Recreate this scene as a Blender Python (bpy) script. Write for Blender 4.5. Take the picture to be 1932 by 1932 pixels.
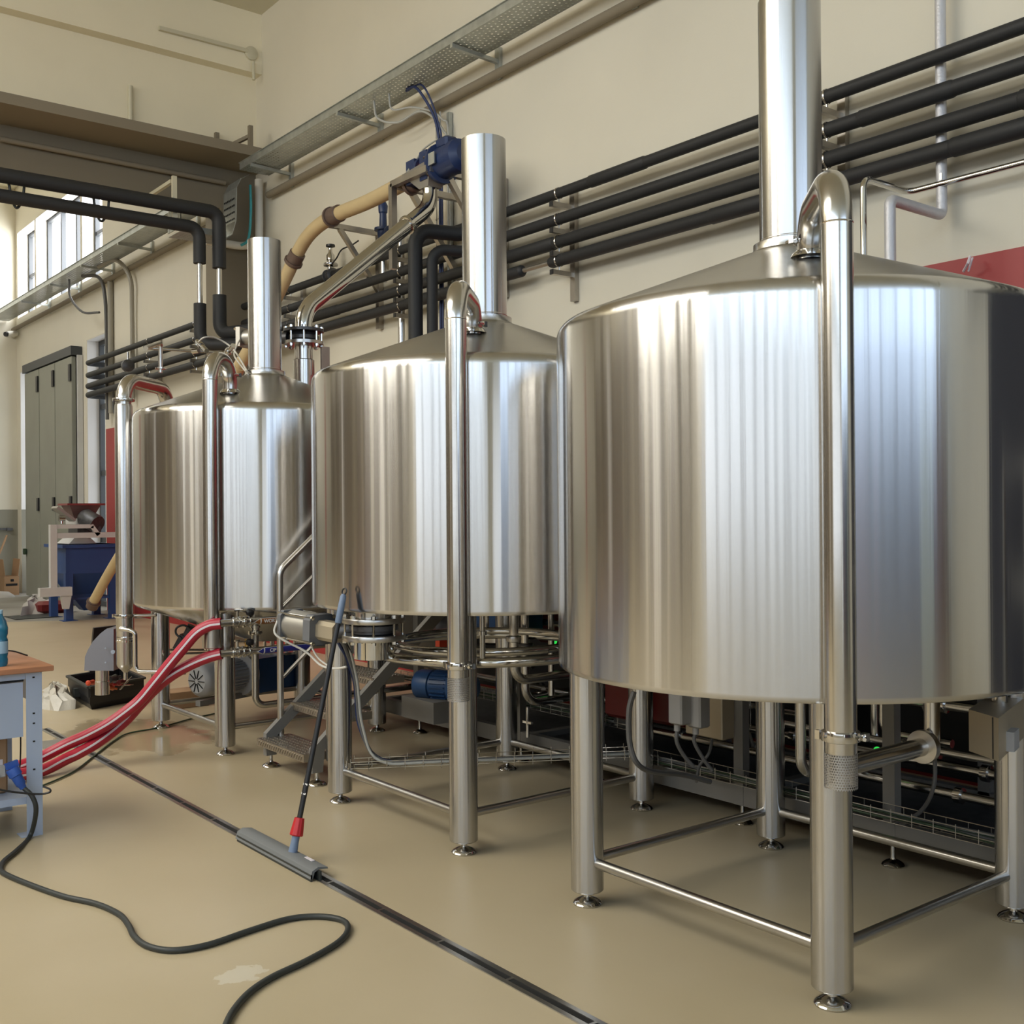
import bpy, math, random
from math import sin, cos, pi, radians, sqrt, atan2
from mathutils import Vector, Matrix
random.seed(7)
for o in list(bpy.data.objects): bpy.data.objects.remove(o)
S = bpy.context.scene
C = S.collection

# ------------------------------------------------------------------ camera
F_PX, YAW, PITCH, ROLL, CAM_H = 2049.06, 2.4737, 0.0005, -0.0075, 1.6
f_ = Vector((cos(YAW)*cos(PITCH), sin(YAW)*cos(PITCH), sin(PITCH)))
r0 = f_.cross(Vector((0,0,1))).normalized(); u0 = r0.cross(f_)
RT = cos(ROLL)*r0 + sin(ROLL)*u0
UP = -sin(ROLL)*r0 + cos(ROLL)*u0
EYE = Vector((0,0,CAM_H))
cam_d = bpy.data.cameras.new('camera'); cam = bpy.data.objects.new('camera', cam_d); C.objects.link(cam)
cam_d.sensor_width = 36; cam_d.lens = F_PX/1932*36; cam_d.clip_start = .05; cam_d.clip_end = 200
M = Matrix((RT, UP, -f_)).transposed().to_4x4(); M.translation = EYE
cam.matrix_world = M
S.camera = cam

def at(u, v, x=None, y=None, z=None, d=None):
    """place in the room (metres) seen at a given spot of the photo, on the plane x=, y=, z= or at distance d"""
    r = RT*((u-966)/F_PX) + UP*(-(v-966)/F_PX) + f_
    if x is not None: t = x/r.x
    elif y is not None: t = y/r.y
    elif z is not None: t = (z-CAM_H)/r.z
    else: t = d
    return EYE + r*t

# ------------------------------------------------------------------ world, daylight, exposure
W = bpy.data.worlds.new('World'); S.world = W; W.use_nodes = True
nt = W.node_tree; nt.nodes.clear()
wo = nt.nodes.new('ShaderNodeOutputWorld'); bg = nt.nodes.new('ShaderNodeBackground')
bg.inputs[0].default_value = (.88, .94, 1.0, 1); bg.inputs[1].default_value = 1.6
nt.links.new(bg.outputs[0], wo.inputs[0])
S.view_settings.view_transform = 'Standard'; S.view_settings.look = 'None'
S.view_settings.gamma = 1; S.view_settings.use_curve_mapping = False
S.view_settings.exposure = 0.28
S.cycles.use_denoising = True
S.cycles.max_bounces = 10; S.cycles.diffuse_bounces = 5; S.cycles.glossy_bounces = 6
S.cycles.caustics_reflective = False; S.cycles.caustics_refractive = False
S.cycles.sample_clamp_indirect = 6

def area_lamp(name, loc, rot, sx, sy, power, col):
    l = bpy.data.lights.new(name, 'AREA'); l.shape = 'RECTANGLE'; l.size = sx; l.size_y = sy
    l.energy = power; l.color = col
    o = bpy.data.objects.new(name, l); C.objects.link(o); o.location = loc; o.rotation_euler = rot
    return o
# daylight of end glazing and yard windows; high side and roof lamps are added
area_lamp('added_high_side_fill', (-7.0, -7.5, 6.3), (radians(90), 0, 0), 8.0, 2.2, 480, (1, .93, .78))  # added fill lamp, warm half of an invented high window band
area_lamp('added_high_side_fill', (3.0, -7.5, 6.3), (radians(90), 0, 0), 12.0, 2.2, 270, (.62, .80, 1))  # added fill lamp, cool half of the same invented band
area_lamp('added_roof_fill', (-7.8, -3.9, 8.2), (0, 0, 0), 9.0, 3.8, 610, (1, .945, .82))  # added lamp over an invented roof opening, brightening floor and walls
area_lamp('added_far_roof_fill', (-18.0, -1.0, 8.8), (0, 0, 0), 6.0, 6.0, 250, (1, .95, .84))  # added lamp brightening the far hall, no roof window known there
area_lamp('daylight_end_glazing', (11.45, .45, 5.5), (radians(90), 0, radians(90)), 11.0, 4.0, 175, (.28, .56, 1))
area_lamp('daylight_yard_glazing', (-21.5, 6.55, 6.6), (radians(90), 0, radians(180)), 5.6, 2.8, 600, (.95, .97, 1))

# ------------------------------------------------------------------ materials
def mat(name, col, rough=.5, metal=0., coat=0., bump=0., bscale=40, var=0., vscale=3, spec=.5, aniso=0., arot=0., emit=None, trans=0., stretch=(1,1,1)):
    m = bpy.data.materials.new(name); m.use_nodes = True
    t = m.node_tree; b = t.nodes['Principled BSDF']
    b.inputs['Base Color'].default_value = (*col, 1); b.inputs['Roughness'].default_value = rough
    b.inputs['Metallic'].default_value = metal; b.inputs['Coat Weight'].default_value = coat
    b.inputs['Specular IOR Level'].default_value = spec
    if trans: b.inputs['Transmission Weight'].default_value = trans
    if emit: b.inputs['Emission Color'].default_value = (*emit[0],1); b.inputs['Emission Strength'].default_value = emit[1]
    if aniso:
        b.inputs['Anisotropic'].default_value = aniso; b.inputs['Anisotropic Rotation'].default_value = arot
        tg = t.nodes.new('ShaderNodeTangent'); tg.direction_type = 'RADIAL'; tg.axis = 'Z'
        t.links.new(tg.outputs[0], b.inputs['Tangent'])
    tc = t.nodes.new('ShaderNodeTexCoord'); mp = t.nodes.new('ShaderNodeMapping'); mp.inputs['Scale'].default_value = stretch
    t.links.new(tc.outputs['Object'], mp.inputs[0])
    n = t.nodes.new('ShaderNodeTexNoise'); n.inputs['Scale'].default_value = vscale; n.inputs['Detail'].default_value = 5
    t.links.new(mp.outputs[0], n.inputs[0])
    if var:
        r = t.nodes.new('ShaderNodeMapRange'); r.inputs[1].default_value = .3; r.inputs[2].default_value = .7
        r.inputs[3].default_value = 1-var; r.inputs[4].default_value = 1+var
        t.links.new(n.outputs[0], r.inputs[0])
        mx = t.nodes.new('ShaderNodeMix'); mx.data_type = 'RGBA'; mx.blend_type = 'MULTIPLY'; mx.inputs[0].default_value = 1
        mx.inputs[6].default_value = (*col, 1); t.links.new(r.outputs[0], mx.inputs[7])
        t.links.new(mx.outputs[2], b.inputs['Base Color'])
    if bump:
        n2 = t.nodes.new('ShaderNodeTexNoise'); n2.inputs['Scale'].default_value = bscale; n2.inputs['Detail'].default_value = 3
        t.links.new(mp.outputs[0], n2.inputs[0])
        bp = t.nodes.new('ShaderNodeBump'); bp.inputs['Strength'].default_value = bump; bp.inputs['Distance'].default_value = .01
        t.links.new(n2.outputs[0], bp.inputs['Height']); t.links.new(bp.outputs[0], b.inputs['Normal'])
    return m

m_shell = mat('brushed_steel_shell', (.585, .58, .575), .17, 1, aniso=1., arot=.25, var=.05, vscale=14, stretch=(1,1,.06))
def wavy(m, scale, amp):
    """the slightly uneven rolled sheet: long upright waves that break reflections into vertical bands"""
    t = m.node_tree; b = t.nodes['Principled BSDF']; N = t.nodes.new; L = t.links.new
    tc = N('ShaderNodeTexCoord'); mp = N('ShaderNodeMapping'); mp.inputs['Scale'].default_value = (1, 1, .012); L(tc.outputs['Object'], mp.inputs[0])
    n = N('ShaderNodeTexNoise'); n.inputs['Scale'].default_value = scale; n.inputs['Detail'].default_value = 4; n.inputs['Roughness'].default_value = .42; L(mp.outputs[0], n.inputs[0])
    bp = N('ShaderNodeBump'); bp.inputs['Strength'].default_value = 1; bp.inputs['Distance'].default_value = amp
    L(n.outputs[0], bp.inputs['Height']); L(bp.outputs[0], b.inputs['Normal'])
wavy(m_shell, 11, .0014)
m_roof = mat('brushed_steel_roof', (.52, .51, .49), .26, 1, var=.05, vscale=6)
m_leg = mat('satin_steel_tube', (.54, .535, .53), .2, 1, aniso=.9, arot=.25, var=.06, vscale=16, stretch=(1,1,.08))
m_pipe = mat('bright_steel_pipe', (.57, .555, .53), .2, 1, var=.05, vscale=9)
m_satin = mat('satin_steel', (.52, .505, .48), .28, 1, var=.06, vscale=9)
m_chrome = mat('polished_steel', (.6, .59, .57), .09, 1)
m_square = mat('square_steel_tube', (.47, .44, .40), .38, 1, var=.08, vscale=8)
m_galv = mat('galvanised_steel', (.50, .53, .52), .42, .85, var=.12, vscale=12)
m_iron = mat('dark_cast_iron', (.10, .10, .105), .42, .6, var=.2, vscale=20)
m_foam = mat('black_pipe_foam', (.018, .019, .021), .62, bump=.15, bscale=30)
m_black = mat('black_plastic', (.012, .012, .014), .4)
m_rubber = mat('black_rubber_cable', (.028, .032, .030), .5)
m_greenc = mat('green_cable', (.03, .06, .03), .5)
m_red = mat('red_hose_rubber', (.44, .018, .045), .38, var=.08, vscale=20)
m_white = mat('white_stripe', (.75, .70, .75), .45)
m_redp = mat('red_wall_paint', (.34, .025, .028), .42, var=.03)
m_blue = mat('navy_blue_enamel', (.014, .032, .105), .38, var=.08, vscale=6)
m_blueh = mat('hopper_blue_enamel', (.03, .075, .23), .4, var=.05, vscale=3)
m_blue2 = mat('pump_blue_enamel', (.02, .07, .19), .4, var=.08, vscale=6)
m_orange = mat('orange_enamel', (.62, .15, .03), .45)
m_greyp = mat('grey_machine_paint', (.36, .36, .365), .45, var=.05)
m_lgrey = mat('pale_grey_paint', (.60, .60, .59), .5, var=.04)
m_skid = mat('grey_frame_paint', (.20, .19, .175), .45, var=.05)
m_bench = mat('pale_blue_grey_paint', (.42, .50, .66), .42, var=.03)
m_wood = mat('beech_worktop', (.44, .20, .105), .38, var=.13, vscale=5, stretch=(6,.8,6))
m_box = mat('brown_cardboard', (.36, .22, .12), .8, var=.08)
m_beige = mat('beige_conveyor_tube', (.58, .45, .25), .45, var=.06, vscale=6)
m_doorp = mat('green_grey_door_paint', (.26, .265, .22), .5, var=.06, vscale=1.5)
m_frame = mat('dark_window_frame', (.05, .055, .06), .5)
m_capg = mat('dark_grey_end_cap', (.15, .155, .165), .45)
m_alu = mat('cast_aluminium', (.44, .425, .39), .4, .75, var=.06)
m_conduit = mat('grey_plastic_conduit', (.33, .31, .26), .5)
m_wht = mat('white_plastic', (.72, .70, .64), .5)
m_insul = mat('silver_insulated_pipe', (.58, .58, .61), .45, .35, bump=.3, bscale=60)
m_bag = mat('crumpled_plastic', (.52, .49, .43), .35, bump=.8, bscale=14)
m_sack = mat('paper_sack', (.46, .43, .39), .7, bump=.6, bscale=8)
m_gbox = mat('tan_metal_box', (.46, .39, .28), .45, .4)
m_brown = mat('brown_pipe_label', (.30, .12, .035), .45)
m_lblue = mat('blue_pipe_label', (.03, .035, .30), .45)
m_letter = mat('white_lettering', (.85, .85, .85), .5)
m_led = mat('green_led', (.02, .3, .05), .4, emit=((.05, 1, .12), .5))
m_redm = mat('dark_red_machine', (.16, .012, .012), .45)
m_bluep = mat('blue_industrial_plug', (.03, .10, .42), .4)
m_grip = mat('blue_grey_grip', (.16, .22, .33), .5)
m_redc = mat('red_plastic_collar', (.50, .015, .02), .4)
m_sqg = mat('grey_squeegee_plastic', (.17, .18, .185), .5)
m_tool = mat('orange_red_tool_handle', (.55, .06, .02), .4)
m_cop = mat('dark_slot', (.006, .006, .006), .8)
m_bottle = mat('blue_bottle_plastic', (.03, .26, .48), .12, trans=.5)
m_blabel = mat('pale_bottle_label', (.35, .55, .72), .4)
m_browning = mat('brown_clamp', (.17, .12, .10), .5, .4)
m_lamp = mat('cream_fixture', (.60, .56, .42), .55)
m_cabl = mat('grey_cable', (.40, .40, .37), .5)
m_cabb = mat('blue_cable', (.025, .04, .12), .5)
m_gcab = mat('dark_grey_cable', (.12, .12, .12), .5)
m_teal = mat('teal_hose', (.05, .38, .42), .5)
m_clear = mat('pale_air_hose', (.62, .60, .55), .4)

def painted_wall(name, col, col2=None, z2=0.):
    m = mat(name, col, .75, var=.035, vscale=.9, bump=.06, bscale=60)
    return m
m_wall = painted_wall('cream_wall_paint', (.70, .66, .555))
m_wall_lit = painted_wall('cream_wall_paint_lit', (.84, .77, .59))  # same cream made lighter, imitating more light on the cross wall
m_wallg = painted_wall('pale_grey_wall_paint', (.66, .64, .60))
m_ceil = painted_wall('cream_ceiling_paint', (.66, .62, .48))
m_beam = painted_wall('taupe_beam_paint', (.23, .195, .14))
m_beam2 = painted_wall('brown_soffit_paint', (.30, .24, .17))
m_pil = painted_wall('taupe_pilaster_paint', (.20, .17, .12))
m_dado = painted_wall('grey_green_dado_paint', (.26, .25, .20))
m_dark_panel = painted_wall('added_brown_panel', (.11, .085, .062))
m_reveal = painted_wall('white_reveal_paint', (.80, .79, .78))
m_darkwall = painted_wall('dark_far_wall', (.035, .035, .045))

# plain even cream wall paint without any blend; never called
def even_wall():
    m = painted_wall('even_cream_paint', (.70, .65, .51))
    return m

def floor_mat():
    m = bpy.data.materials.new('beige_epoxy_floor'); m.use_nodes = True; t = m.node_tree; b = t.nodes['Principled BSDF']
    L = t.links.new; N = t.nodes.new
    tc = N('ShaderNodeTexCoord')
    n1 = N('ShaderNodeTexNoise'); n1.inputs['Scale'].default_value = .8; n1.inputs['Detail'].default_value = 6
    L(tc.outputs['Object'], n1.inputs[0])
    cr = N('ShaderNodeValToRGB'); cr.color_ramp.elements[0].position = .3; cr.color_ramp.elements[1].position = .7
    cr.color_ramp.elements[0].color = (.45, .37, .235, 1); cr.color_ramp.elements[1].color = (.52, .435, .295, 1)
    L(n1.outputs[0], cr.inputs[0])
    sx = N('ShaderNodeSeparateXYZ'); L(tc.outputs['Object'], sx.inputs[0])
    # bare concrete beyond the coated area
    n3 = N('ShaderNodeTexNoise'); n3.inputs['Scale'].default_value = 1.2; L(tc.outputs['Object'], n3.inputs[0])
    a = N('ShaderNodeMath'); a.operation = 'MULTIPLY_ADD'; a.inputs[1].default_value = .5; L(sx.outputs[1], a.inputs[0]); a.inputs[2].default_value = 0
    a2 = N('ShaderNodeMath'); a2.operation = 'SUBTRACT'; L(sx.outputs[0], a2.inputs[0]); L(a.outputs[0], a2.inputs[1])
    rg = N('ShaderNodeMapRange'); rg.inputs[1].default_value = -19.85; rg.inputs[2].default_value = -19.65; rg.inputs[3].default_value = 1; rg.inputs[4].default_value = 0
    L(a2.outputs[0], rg.inputs[0])
    cr2 = N('ShaderNodeValToRGB'); cr2.color_ramp.elements[0].color = (.17, .15, .115, 1); cr2.color_ramp.elements[1].color = (.40, .385, .35, 1)
    L(n3.outputs[0], cr2.inputs[0])
    mx = N('ShaderNodeMix'); mx.data_type = 'RGBA'; L(rg.outputs[0], mx.inputs[0]); L(cr.outputs[0], mx.inputs[6]); L(cr2.outputs[0], mx.inputs[7])
    last = mx.outputs[2]
    def spot(px, py, rx, ry, nscale, edge):
        mp = N('ShaderNodeMapping'); mp.inputs['Location'].default_value = (-px/rx, -py/ry, 0); mp.inputs['Scale'].default_value = (1/rx, 1/ry, 0)
        L(tc.outputs['Object'], mp.inputs[0])
        ln = N('ShaderNodeVectorMath'); ln.operation = 'LENGTH'; L(mp.outputs[0], ln.inputs[0])
        nn = N('ShaderNodeTexNoise'); nn.inputs['Scale'].default_value = nscale; nn.inputs['Detail'].default_value = 6; L(tc.outputs['Object'], nn.inputs[0])
        ad = N('ShaderNodeMath'); ad.operation = 'MULTIPLY_ADD'; ad.inputs[1].default_value = 1.6; L(nn.outputs[0], ad.inputs[0]); L(ln.outputs['Value'], ad.inputs[2])
        r = N('ShaderNodeMapRange'); r.inputs[1].default_value = 1.6-edge; r.inputs[2].default_value = 1.6+edge; r.inputs[3].default_value = 1; r.inputs[4].default_value = 0
        L(ad.outputs[0], r.inputs[0]); return r.outputs[0]
    p = at(455, 1838, z=0)
    s1 = spot(p.x, p.y, .075, .11, 22, .04)
    mx2 = N('ShaderNodeMix'); mx2.data_type = 'RGBA'; mu = N('ShaderNodeMath'); mu.operation = 'MULTIPLY'; mu.inputs[1].default_value = .75
    L(s1, mu.inputs[0]); L(mu.outputs[0], mx2.inputs[0]); L(last, mx2.inputs[6]); mx2.inputs[7].default_value = (.62, .57, .46, 1)
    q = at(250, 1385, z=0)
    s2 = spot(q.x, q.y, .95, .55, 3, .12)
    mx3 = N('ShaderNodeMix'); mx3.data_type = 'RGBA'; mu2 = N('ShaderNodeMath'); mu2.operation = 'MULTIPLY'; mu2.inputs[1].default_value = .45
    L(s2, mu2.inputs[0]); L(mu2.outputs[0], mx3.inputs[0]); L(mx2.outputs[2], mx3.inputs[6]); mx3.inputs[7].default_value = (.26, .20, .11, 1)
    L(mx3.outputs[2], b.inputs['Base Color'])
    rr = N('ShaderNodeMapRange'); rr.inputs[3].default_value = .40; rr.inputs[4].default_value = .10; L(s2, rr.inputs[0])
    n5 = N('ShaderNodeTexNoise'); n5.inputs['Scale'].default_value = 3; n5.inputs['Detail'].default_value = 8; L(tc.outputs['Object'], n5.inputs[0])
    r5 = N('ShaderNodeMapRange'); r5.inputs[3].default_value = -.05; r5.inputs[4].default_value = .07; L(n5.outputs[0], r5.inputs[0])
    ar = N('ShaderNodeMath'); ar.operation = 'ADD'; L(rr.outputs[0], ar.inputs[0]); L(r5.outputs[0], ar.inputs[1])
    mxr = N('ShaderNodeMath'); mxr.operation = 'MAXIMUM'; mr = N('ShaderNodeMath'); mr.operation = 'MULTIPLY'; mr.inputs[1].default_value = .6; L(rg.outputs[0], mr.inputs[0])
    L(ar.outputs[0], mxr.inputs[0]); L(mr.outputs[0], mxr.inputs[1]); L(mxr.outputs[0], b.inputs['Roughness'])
    b.inputs['Specular IOR Level'].default_value = .35
    bp = N('ShaderNodeBump'); bp.inputs['Strength'].default_value = .03; bp.inputs['Distance'].default_value = .02; n6 = N('ShaderNodeTexNoise'); n6.inputs['Scale'].default_value = 5
    L(tc.outputs['Object'], n6.inputs[0]); L(n6.outputs[0], bp.inputs['Height']); L(bp.outputs[0], b.inputs['Normal'])
    return m
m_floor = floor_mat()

def perf_mat(name, base, sx, sy, size, axis='XY'):
    """galvanised sheet with real see-through punched holes"""
    m = mat(name, base, .4, .85, var=.1, vscale=10); t = m.node_tree; b = t.nodes['Principled BSDF']; N = t.nodes.new; L = t.links.new
    tc = N('ShaderNodeTexCoord'); sp = N('ShaderNodeSeparateXYZ'); L(tc.outputs['Object'], sp.inputs[0])
    def op(o, a, bb=None, c=None):
        n = N('ShaderNodeMath'); n.operation = o
        for i, q in enumerate((a, bb, c)):
            if q is None: continue
            if isinstance(q, (int, float)): n.inputs[i].default_value = q
            else: L(q, n.inputs[i])
        return n.outputs[0]
    if axis == 'CYL':
        u = op('MULTIPLY', op('ARCTAN2', sp.outputs[1], sp.outputs[0]), sx); v = op('MULTIPLY', sp.outputs[2], sy)
    else:
        u = op('MULTIPLY', sp.outputs[0], sx); v = op('MULTIPLY', sp.outputs[1], sy)
    row = op('FLOOR', v); off = op('MULTIPLY', op('MODULO', row, 2.), .5)
    fu = op('SUBTRACT', op('FRACT', op('ADD', u, op('ABSOLUTE', off))), .5); fv = op('SUBTRACT', op('FRACT', v), .5)
    dd = op('SQRT', op('ADD', op('MULTIPLY', fu, fu), op('MULTIPLY', fv, fv)))
    L(op('GREATER_THAN', dd, size), b.inputs['Alpha'])
    return m
m_perf = perf_mat('perforated_strainer_sheet', (.42, .41, .40), 6.4, 125, .33, 'CYL')
m_tray = perf_mat('perforated_tray_sheet', (.50, .52, .49), 18, 22, .21)

# ------------------------------------------------------------------ mesh helpers
class MB:
    def __init__(s): s.v = []; s.f = []
    def add(s, vs, fs):
        n = len(s.v); s.v += [tuple(p) for p in vs]; s.f += [tuple(i+n for i in f) for f in fs]; return s
    def box(s, a, b, bev=0):
        x0,y0,z0 = (min(a[i],b[i]) for i in range(3)); x1,y1,z1 = (max(a[i],b[i]) for i in range(3))
        if bev:
            # chamfer of the vertical and horizontal edges through stacked rings
            e = min(bev, (x1-x0)/2.01, (y1-y0)/2.01, (z1-z0)/2.01)
            def ring(i, z): return [(x0+i+e*(1 if i==0 else 1)*0, y0+i+e, z)]
            rings = []
            for (ins, z) in ((e, z0), (0, z0+e), (0, z1-e), (e, z1)):
                X0, X1, Y0, Y1 = x0+ins, x1-ins, y0+ins, y1-ins
                rings.append([(X0+e,Y0,z),(X1-e,Y0,z),(X1,Y0+e,z),(X1,Y1-e,z),(X1-e,Y1,z),(X0+e,Y1,z),(X0,Y1-e,z),(X0,Y0+e,z)])
            vs = [p for r in rings for p in r]; fs = [tuple(range(7,-1,-1)), tuple(range(24,32))]
            for k in range(3):
                for i in range(8): j=(i+1)%8; fs.append((k*8+i, k*8+j, k*8+8+j, k*8+8+i))
            return s.add(vs, fs)
        vs = [(x0,y0,z0),(x1,y0,z0),(x1,y1,z0),(x0,y1,z0),(x0,y0,z1),(x1,y0,z1),(x1,y1,z1),(x0,y1,z1)]
        return s.add(vs, [(0,3,2,1),(4,5,6,7),(0,1,5,4),(1,2,6,5),(2,3,7,6),(3,0,4,7)])
    def bar(s, p, q, w, h=None, up=(0,0,1)):
        """square tube between two points"""
        p, q = Vector(p), Vector(q); h = h or w; d = (q-p).normalized(); u = Vector(up)
        if abs(d.dot(u)) > .98: u = Vector((0,1,0))
        a = d.cross(u).normalized(); b = a.cross(d); vs = []
        for c in (p, q):
            for i, j in ((-1,-1),(1,-1),(1,1),(-1,1)): vs.append(c + a*i*w/2 + b*j*h/2)
        return s.add(vs, [(0,1,2,3),(7,6,5,4),(0,4,5,1),(1,5,6,2),(2,6,7,3),(3,7,4,0)])
    def lathe(s, prof, c=(0,0,0), axis=(0,0,1), n=32, cap=True):
        ax = Vector(axis).normalized(); u = Vector((1,0,0)) if abs(ax.x) < .9 else Vector((0,1,0))
        a = (u - ax*u.dot(ax)).normalized(); b = ax.cross(a); c = Vector(c); vs = []; fs = []
        for (r, z) in prof:
            for k in range(n):
                t = 2*pi*k/n; vs.append(c + ax*z + (a*cos(t) + b*sin(t))*r)
        for i in range(len(prof)-1):
            for k in range(n): j=(k+1)%n; fs.append((i*n+k, i*n+j, (i+1)*n+j, (i+1)*n+k))
        if cap:
            if prof[0][0] > 1e-5: fs.append(tuple(range(n-1,-1,-1)))
            if prof[-1][0] > 1e-5: m_=(len(prof)-1)*n; fs.append(tuple(range(m_, m_+n)))
        return s.add(vs, fs)
    def cyl(s, p, q, r, n=20, r2=None):
        p, q = Vector(p), Vector(q); return s.lathe([(r,0),(r if r2 is None else r2,(q-p).length)], p, q-p, n)
    def tube(s, pts, r, n=14, bend=0., sub=7, cap=True):
        P = path(pts, bend, sub); vs = []; fs = []; prev = None
        for i, p in enumerate(P):
            d = (P[min(i+1,len(P)-1)] - P[max(i-1,0)]).normalized()
            if prev is None:
                u = Vector((0,0,1)) if abs(d.z) < .9 else Vector((1,0,0)); a = (u - d*u.dot(d)).normalized()
            else: a = (prev - d*prev.dot(d)).normalized()
            prev = a; b = d.cross(a)
            for k in range(n): t = 2*pi*k/n; vs.append(p + (a*cos(t)+b*sin(t))*r)
        for i in range(len(P)-1):
            for k in range(n): j=(k+1)%n; fs.append((i*n+k, i*n+j, (i+1)*n+j, (i+1)*n+k))
        if cap: fs.append(tuple(range(n-1,-1,-1))); m_=(len(P)-1)*n; fs.append(tuple(range(m_, m_+n)))
        return s.add(vs, fs)
    def prism(s, poly, ax, a, b):
        """polygon in the plane across axis ax (0,1,2), extruded from a to b"""
        def pt(q, t):
            l = list(q); l.insert(ax, t); return tuple(l)
        n = len(poly); vs = [pt(q, a) for q in poly] + [pt(q, b) for q in poly]
        fs = [tuple(range(n-1,-1,-1)), tuple(range(n, 2*n))] + [(i,(i+1)%n,(i+1)%n+n,i+n) for i in range(n)]
        return s.add(vs, fs)
    def loft(s, A, B):
        n = len(A); return s.add(list(A)+list(B), [tuple(range(n-1,-1,-1)), tuple(range(n,2*n))] + [(i,(i+1)%n,(i+1)%n+n,i+n) for i in range(n)])

def path(pts, bend=0., sub=7):
    P = [Vector(p) for p in pts]
    if bend <= 0 or len(P) < 3: return P
    out = [P[0]]
    for i in range(1, len(P)-1):
        a, b, c = P[i-1], P[i], P[i+1]; d1 = (a-b); d2 = (c-b); l1, l2 = d1.length, d2.length
        d1.normalize(); d2.normalize(); ang = d1.angle(d2)
        if ang > pi-.02: out.append(b); continue
        t = min(bend/math.tan(ang/2), l1*.49 if i > 1 else l1*.98, l2*.49 if i < len(P)-2 else l2*.98)
        r = t*math.tan(ang/2); bis = (d1+d2).normalized(); o = b + bis*(r/sin(ang/2))
        s0 = b+d1*t-o; s1 = b+d2*t-o; tot = s0.angle(s1); axis = s0.cross(s1).normalized()
        for k in range(sub+1): out.append(o + Matrix.Rotation(tot*k/sub, 3, axis) @ s0)
    out.append(P[-1]); return out

def smooth_path(pts, n=6):
    P = [Vector(p) for p in pts]; P = [2*P[0]-P[1]] + P + [2*P[-1]-P[-2]]; out = []
    for i in range(1, len(P)-2):
        for k in range(n):
            t = k/n; a, b, c, d = P[i-1:i+3]
            out.append(.5*((2*b)+(c-a)*t+(2*a-5*b+4*c-d)*t*t+(3*b-a-3*c+d)*t**3))
    out.append(P[-2]); return out

def obj(name, mb, m, parent=None, sharp=38, tip=None):
    """links a mesh; its origin goes to the lowest middle of its shape (or to the parent's origin)"""
    me = bpy.data.meshes.new(name)
    org = Vector((0,0,0))
    if tip is not None: org = Vector(tip)
    elif parent is not None: org = wloc(parent)
    me.from_pydata([tuple(Vector(v)-org) for v in mb.v], [], mb.f); me.update()
    me.materials.append(m)
    me.shade_smooth()
    try: me.set_sharp_from_angle(angle=radians(sharp))
    except Exception: pass
    o = bpy.data.objects.new(name, me); C.objects.link(o)
    if parent is not None:
        o.parent = parent; o.location = org - wloc(parent)
    else: o.location = org
    return o
def wloc(o):
    v = Vector(o.location)
    while o.parent: o = o.parent; v = v + Vector(o.location)
    return v
def tag(o, label, cat, group=None):
    o['label'] = label; o['category'] = cat
    if group: o['group'] = group
    return o
def thing(name, label, cat, loc=(0,0,0), group=None):
    o = bpy.data.objects.new(name, None); o.empty_display_size = .1; C.objects.link(o); o.location = loc
    return tag(o, label, cat, group)
def solo(name, mb, m, label, cat, group=None, sharp=38, tip=None):
    return tag(obj(name, mb, m, None, sharp, tip if tip is not None else base_of(mb)), label, cat, group)
def base_of(mb):
    xs = [v[0] for v in mb.v]; ys = [v[1] for v in mb.v]; zs = [v[2] for v in mb.v]
    return ((min(xs)+max(xs))/2, (min(ys)+max(ys))/2, min(zs))
def struct(name, mb, m, parent=None):
    o = obj(name, mb, m, parent); 
    if parent is None: o['kind'] = 'structure'
    return o
def stuff(o): o['kind'] = 'stuff'; return o
def text_mesh(body, size, m, name, parent, origin, xdir, updir, align='CENTER'):
    cu = bpy.data.curves.new('t', 'FONT'); cu.body = body; cu.size = size; cu.extrude = .0006; cu.align_x = align; cu.align_y = 'CENTER'; cu.offset = .0008
    to = bpy.data.objects.new('t', cu); C.objects.link(to); bpy.context.view_layer.update()
    me = bpy.data.meshes.new_from_object(to.evaluated_get(bpy.context.evaluated_depsgraph_get()))
    bpy.data.objects.remove(to); me.name = name; me.materials.clear(); me.materials.append(m)
    o = bpy.data.objects.new(name, me); C.objects.link(o); o.parent = parent
    x = Vector(xdir).normalized(); u = Vector(updir); n = x.cross(u).normalized(); u = n.cross(x)
    mt = Matrix((x, u, n)).transposed().to_4x4(); mt.translation = Vector(origin) - wloc(parent); o.matrix_local = mt
    return o
def rot_to(d):
    return Vector(d).to_track_quat('Z', 'Y')

# ================================================================== THE ROOM
XF, XN, YL, YR = -24.45, 11.0, -7.0, 6.0
def wall_with_holes(name, m, axis, pos, thick, a0, a1, z0, z1, holes):
    """axis 1: wall in the plane y=pos spanning x; axis 0: plane x=pos spanning y. holes = (a0,a1,z0,z1)"""
    mb = MB(); cuts = sorted({a0, a1, *[h[0] for h in holes], *[h[1] for h in holes]})
    for i in range(len(cuts)-1):
        s, e = cuts[i], cuts[i+1]; mid = (s+e)/2
        hs = sorted([(h[2], h[3]) for h in holes if h[0] < mid < h[1]]); z = z0
        for (b, t) in hs:
            if b > z: _wb(mb, axis, pos, thick, s, e, z, b)
            z = t
        if z < z1: _wb(mb, axis, pos, thick, s, e, z, z1)
    return struct(name, mb, m)
def _wb(mb, axis, pos, thick, s, e, z, t):
    if axis == 1: mb.box((s, pos, z), (e, pos+thick, t))
    else: mb.box((pos, s, z), (pos+thick, e, t))

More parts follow.
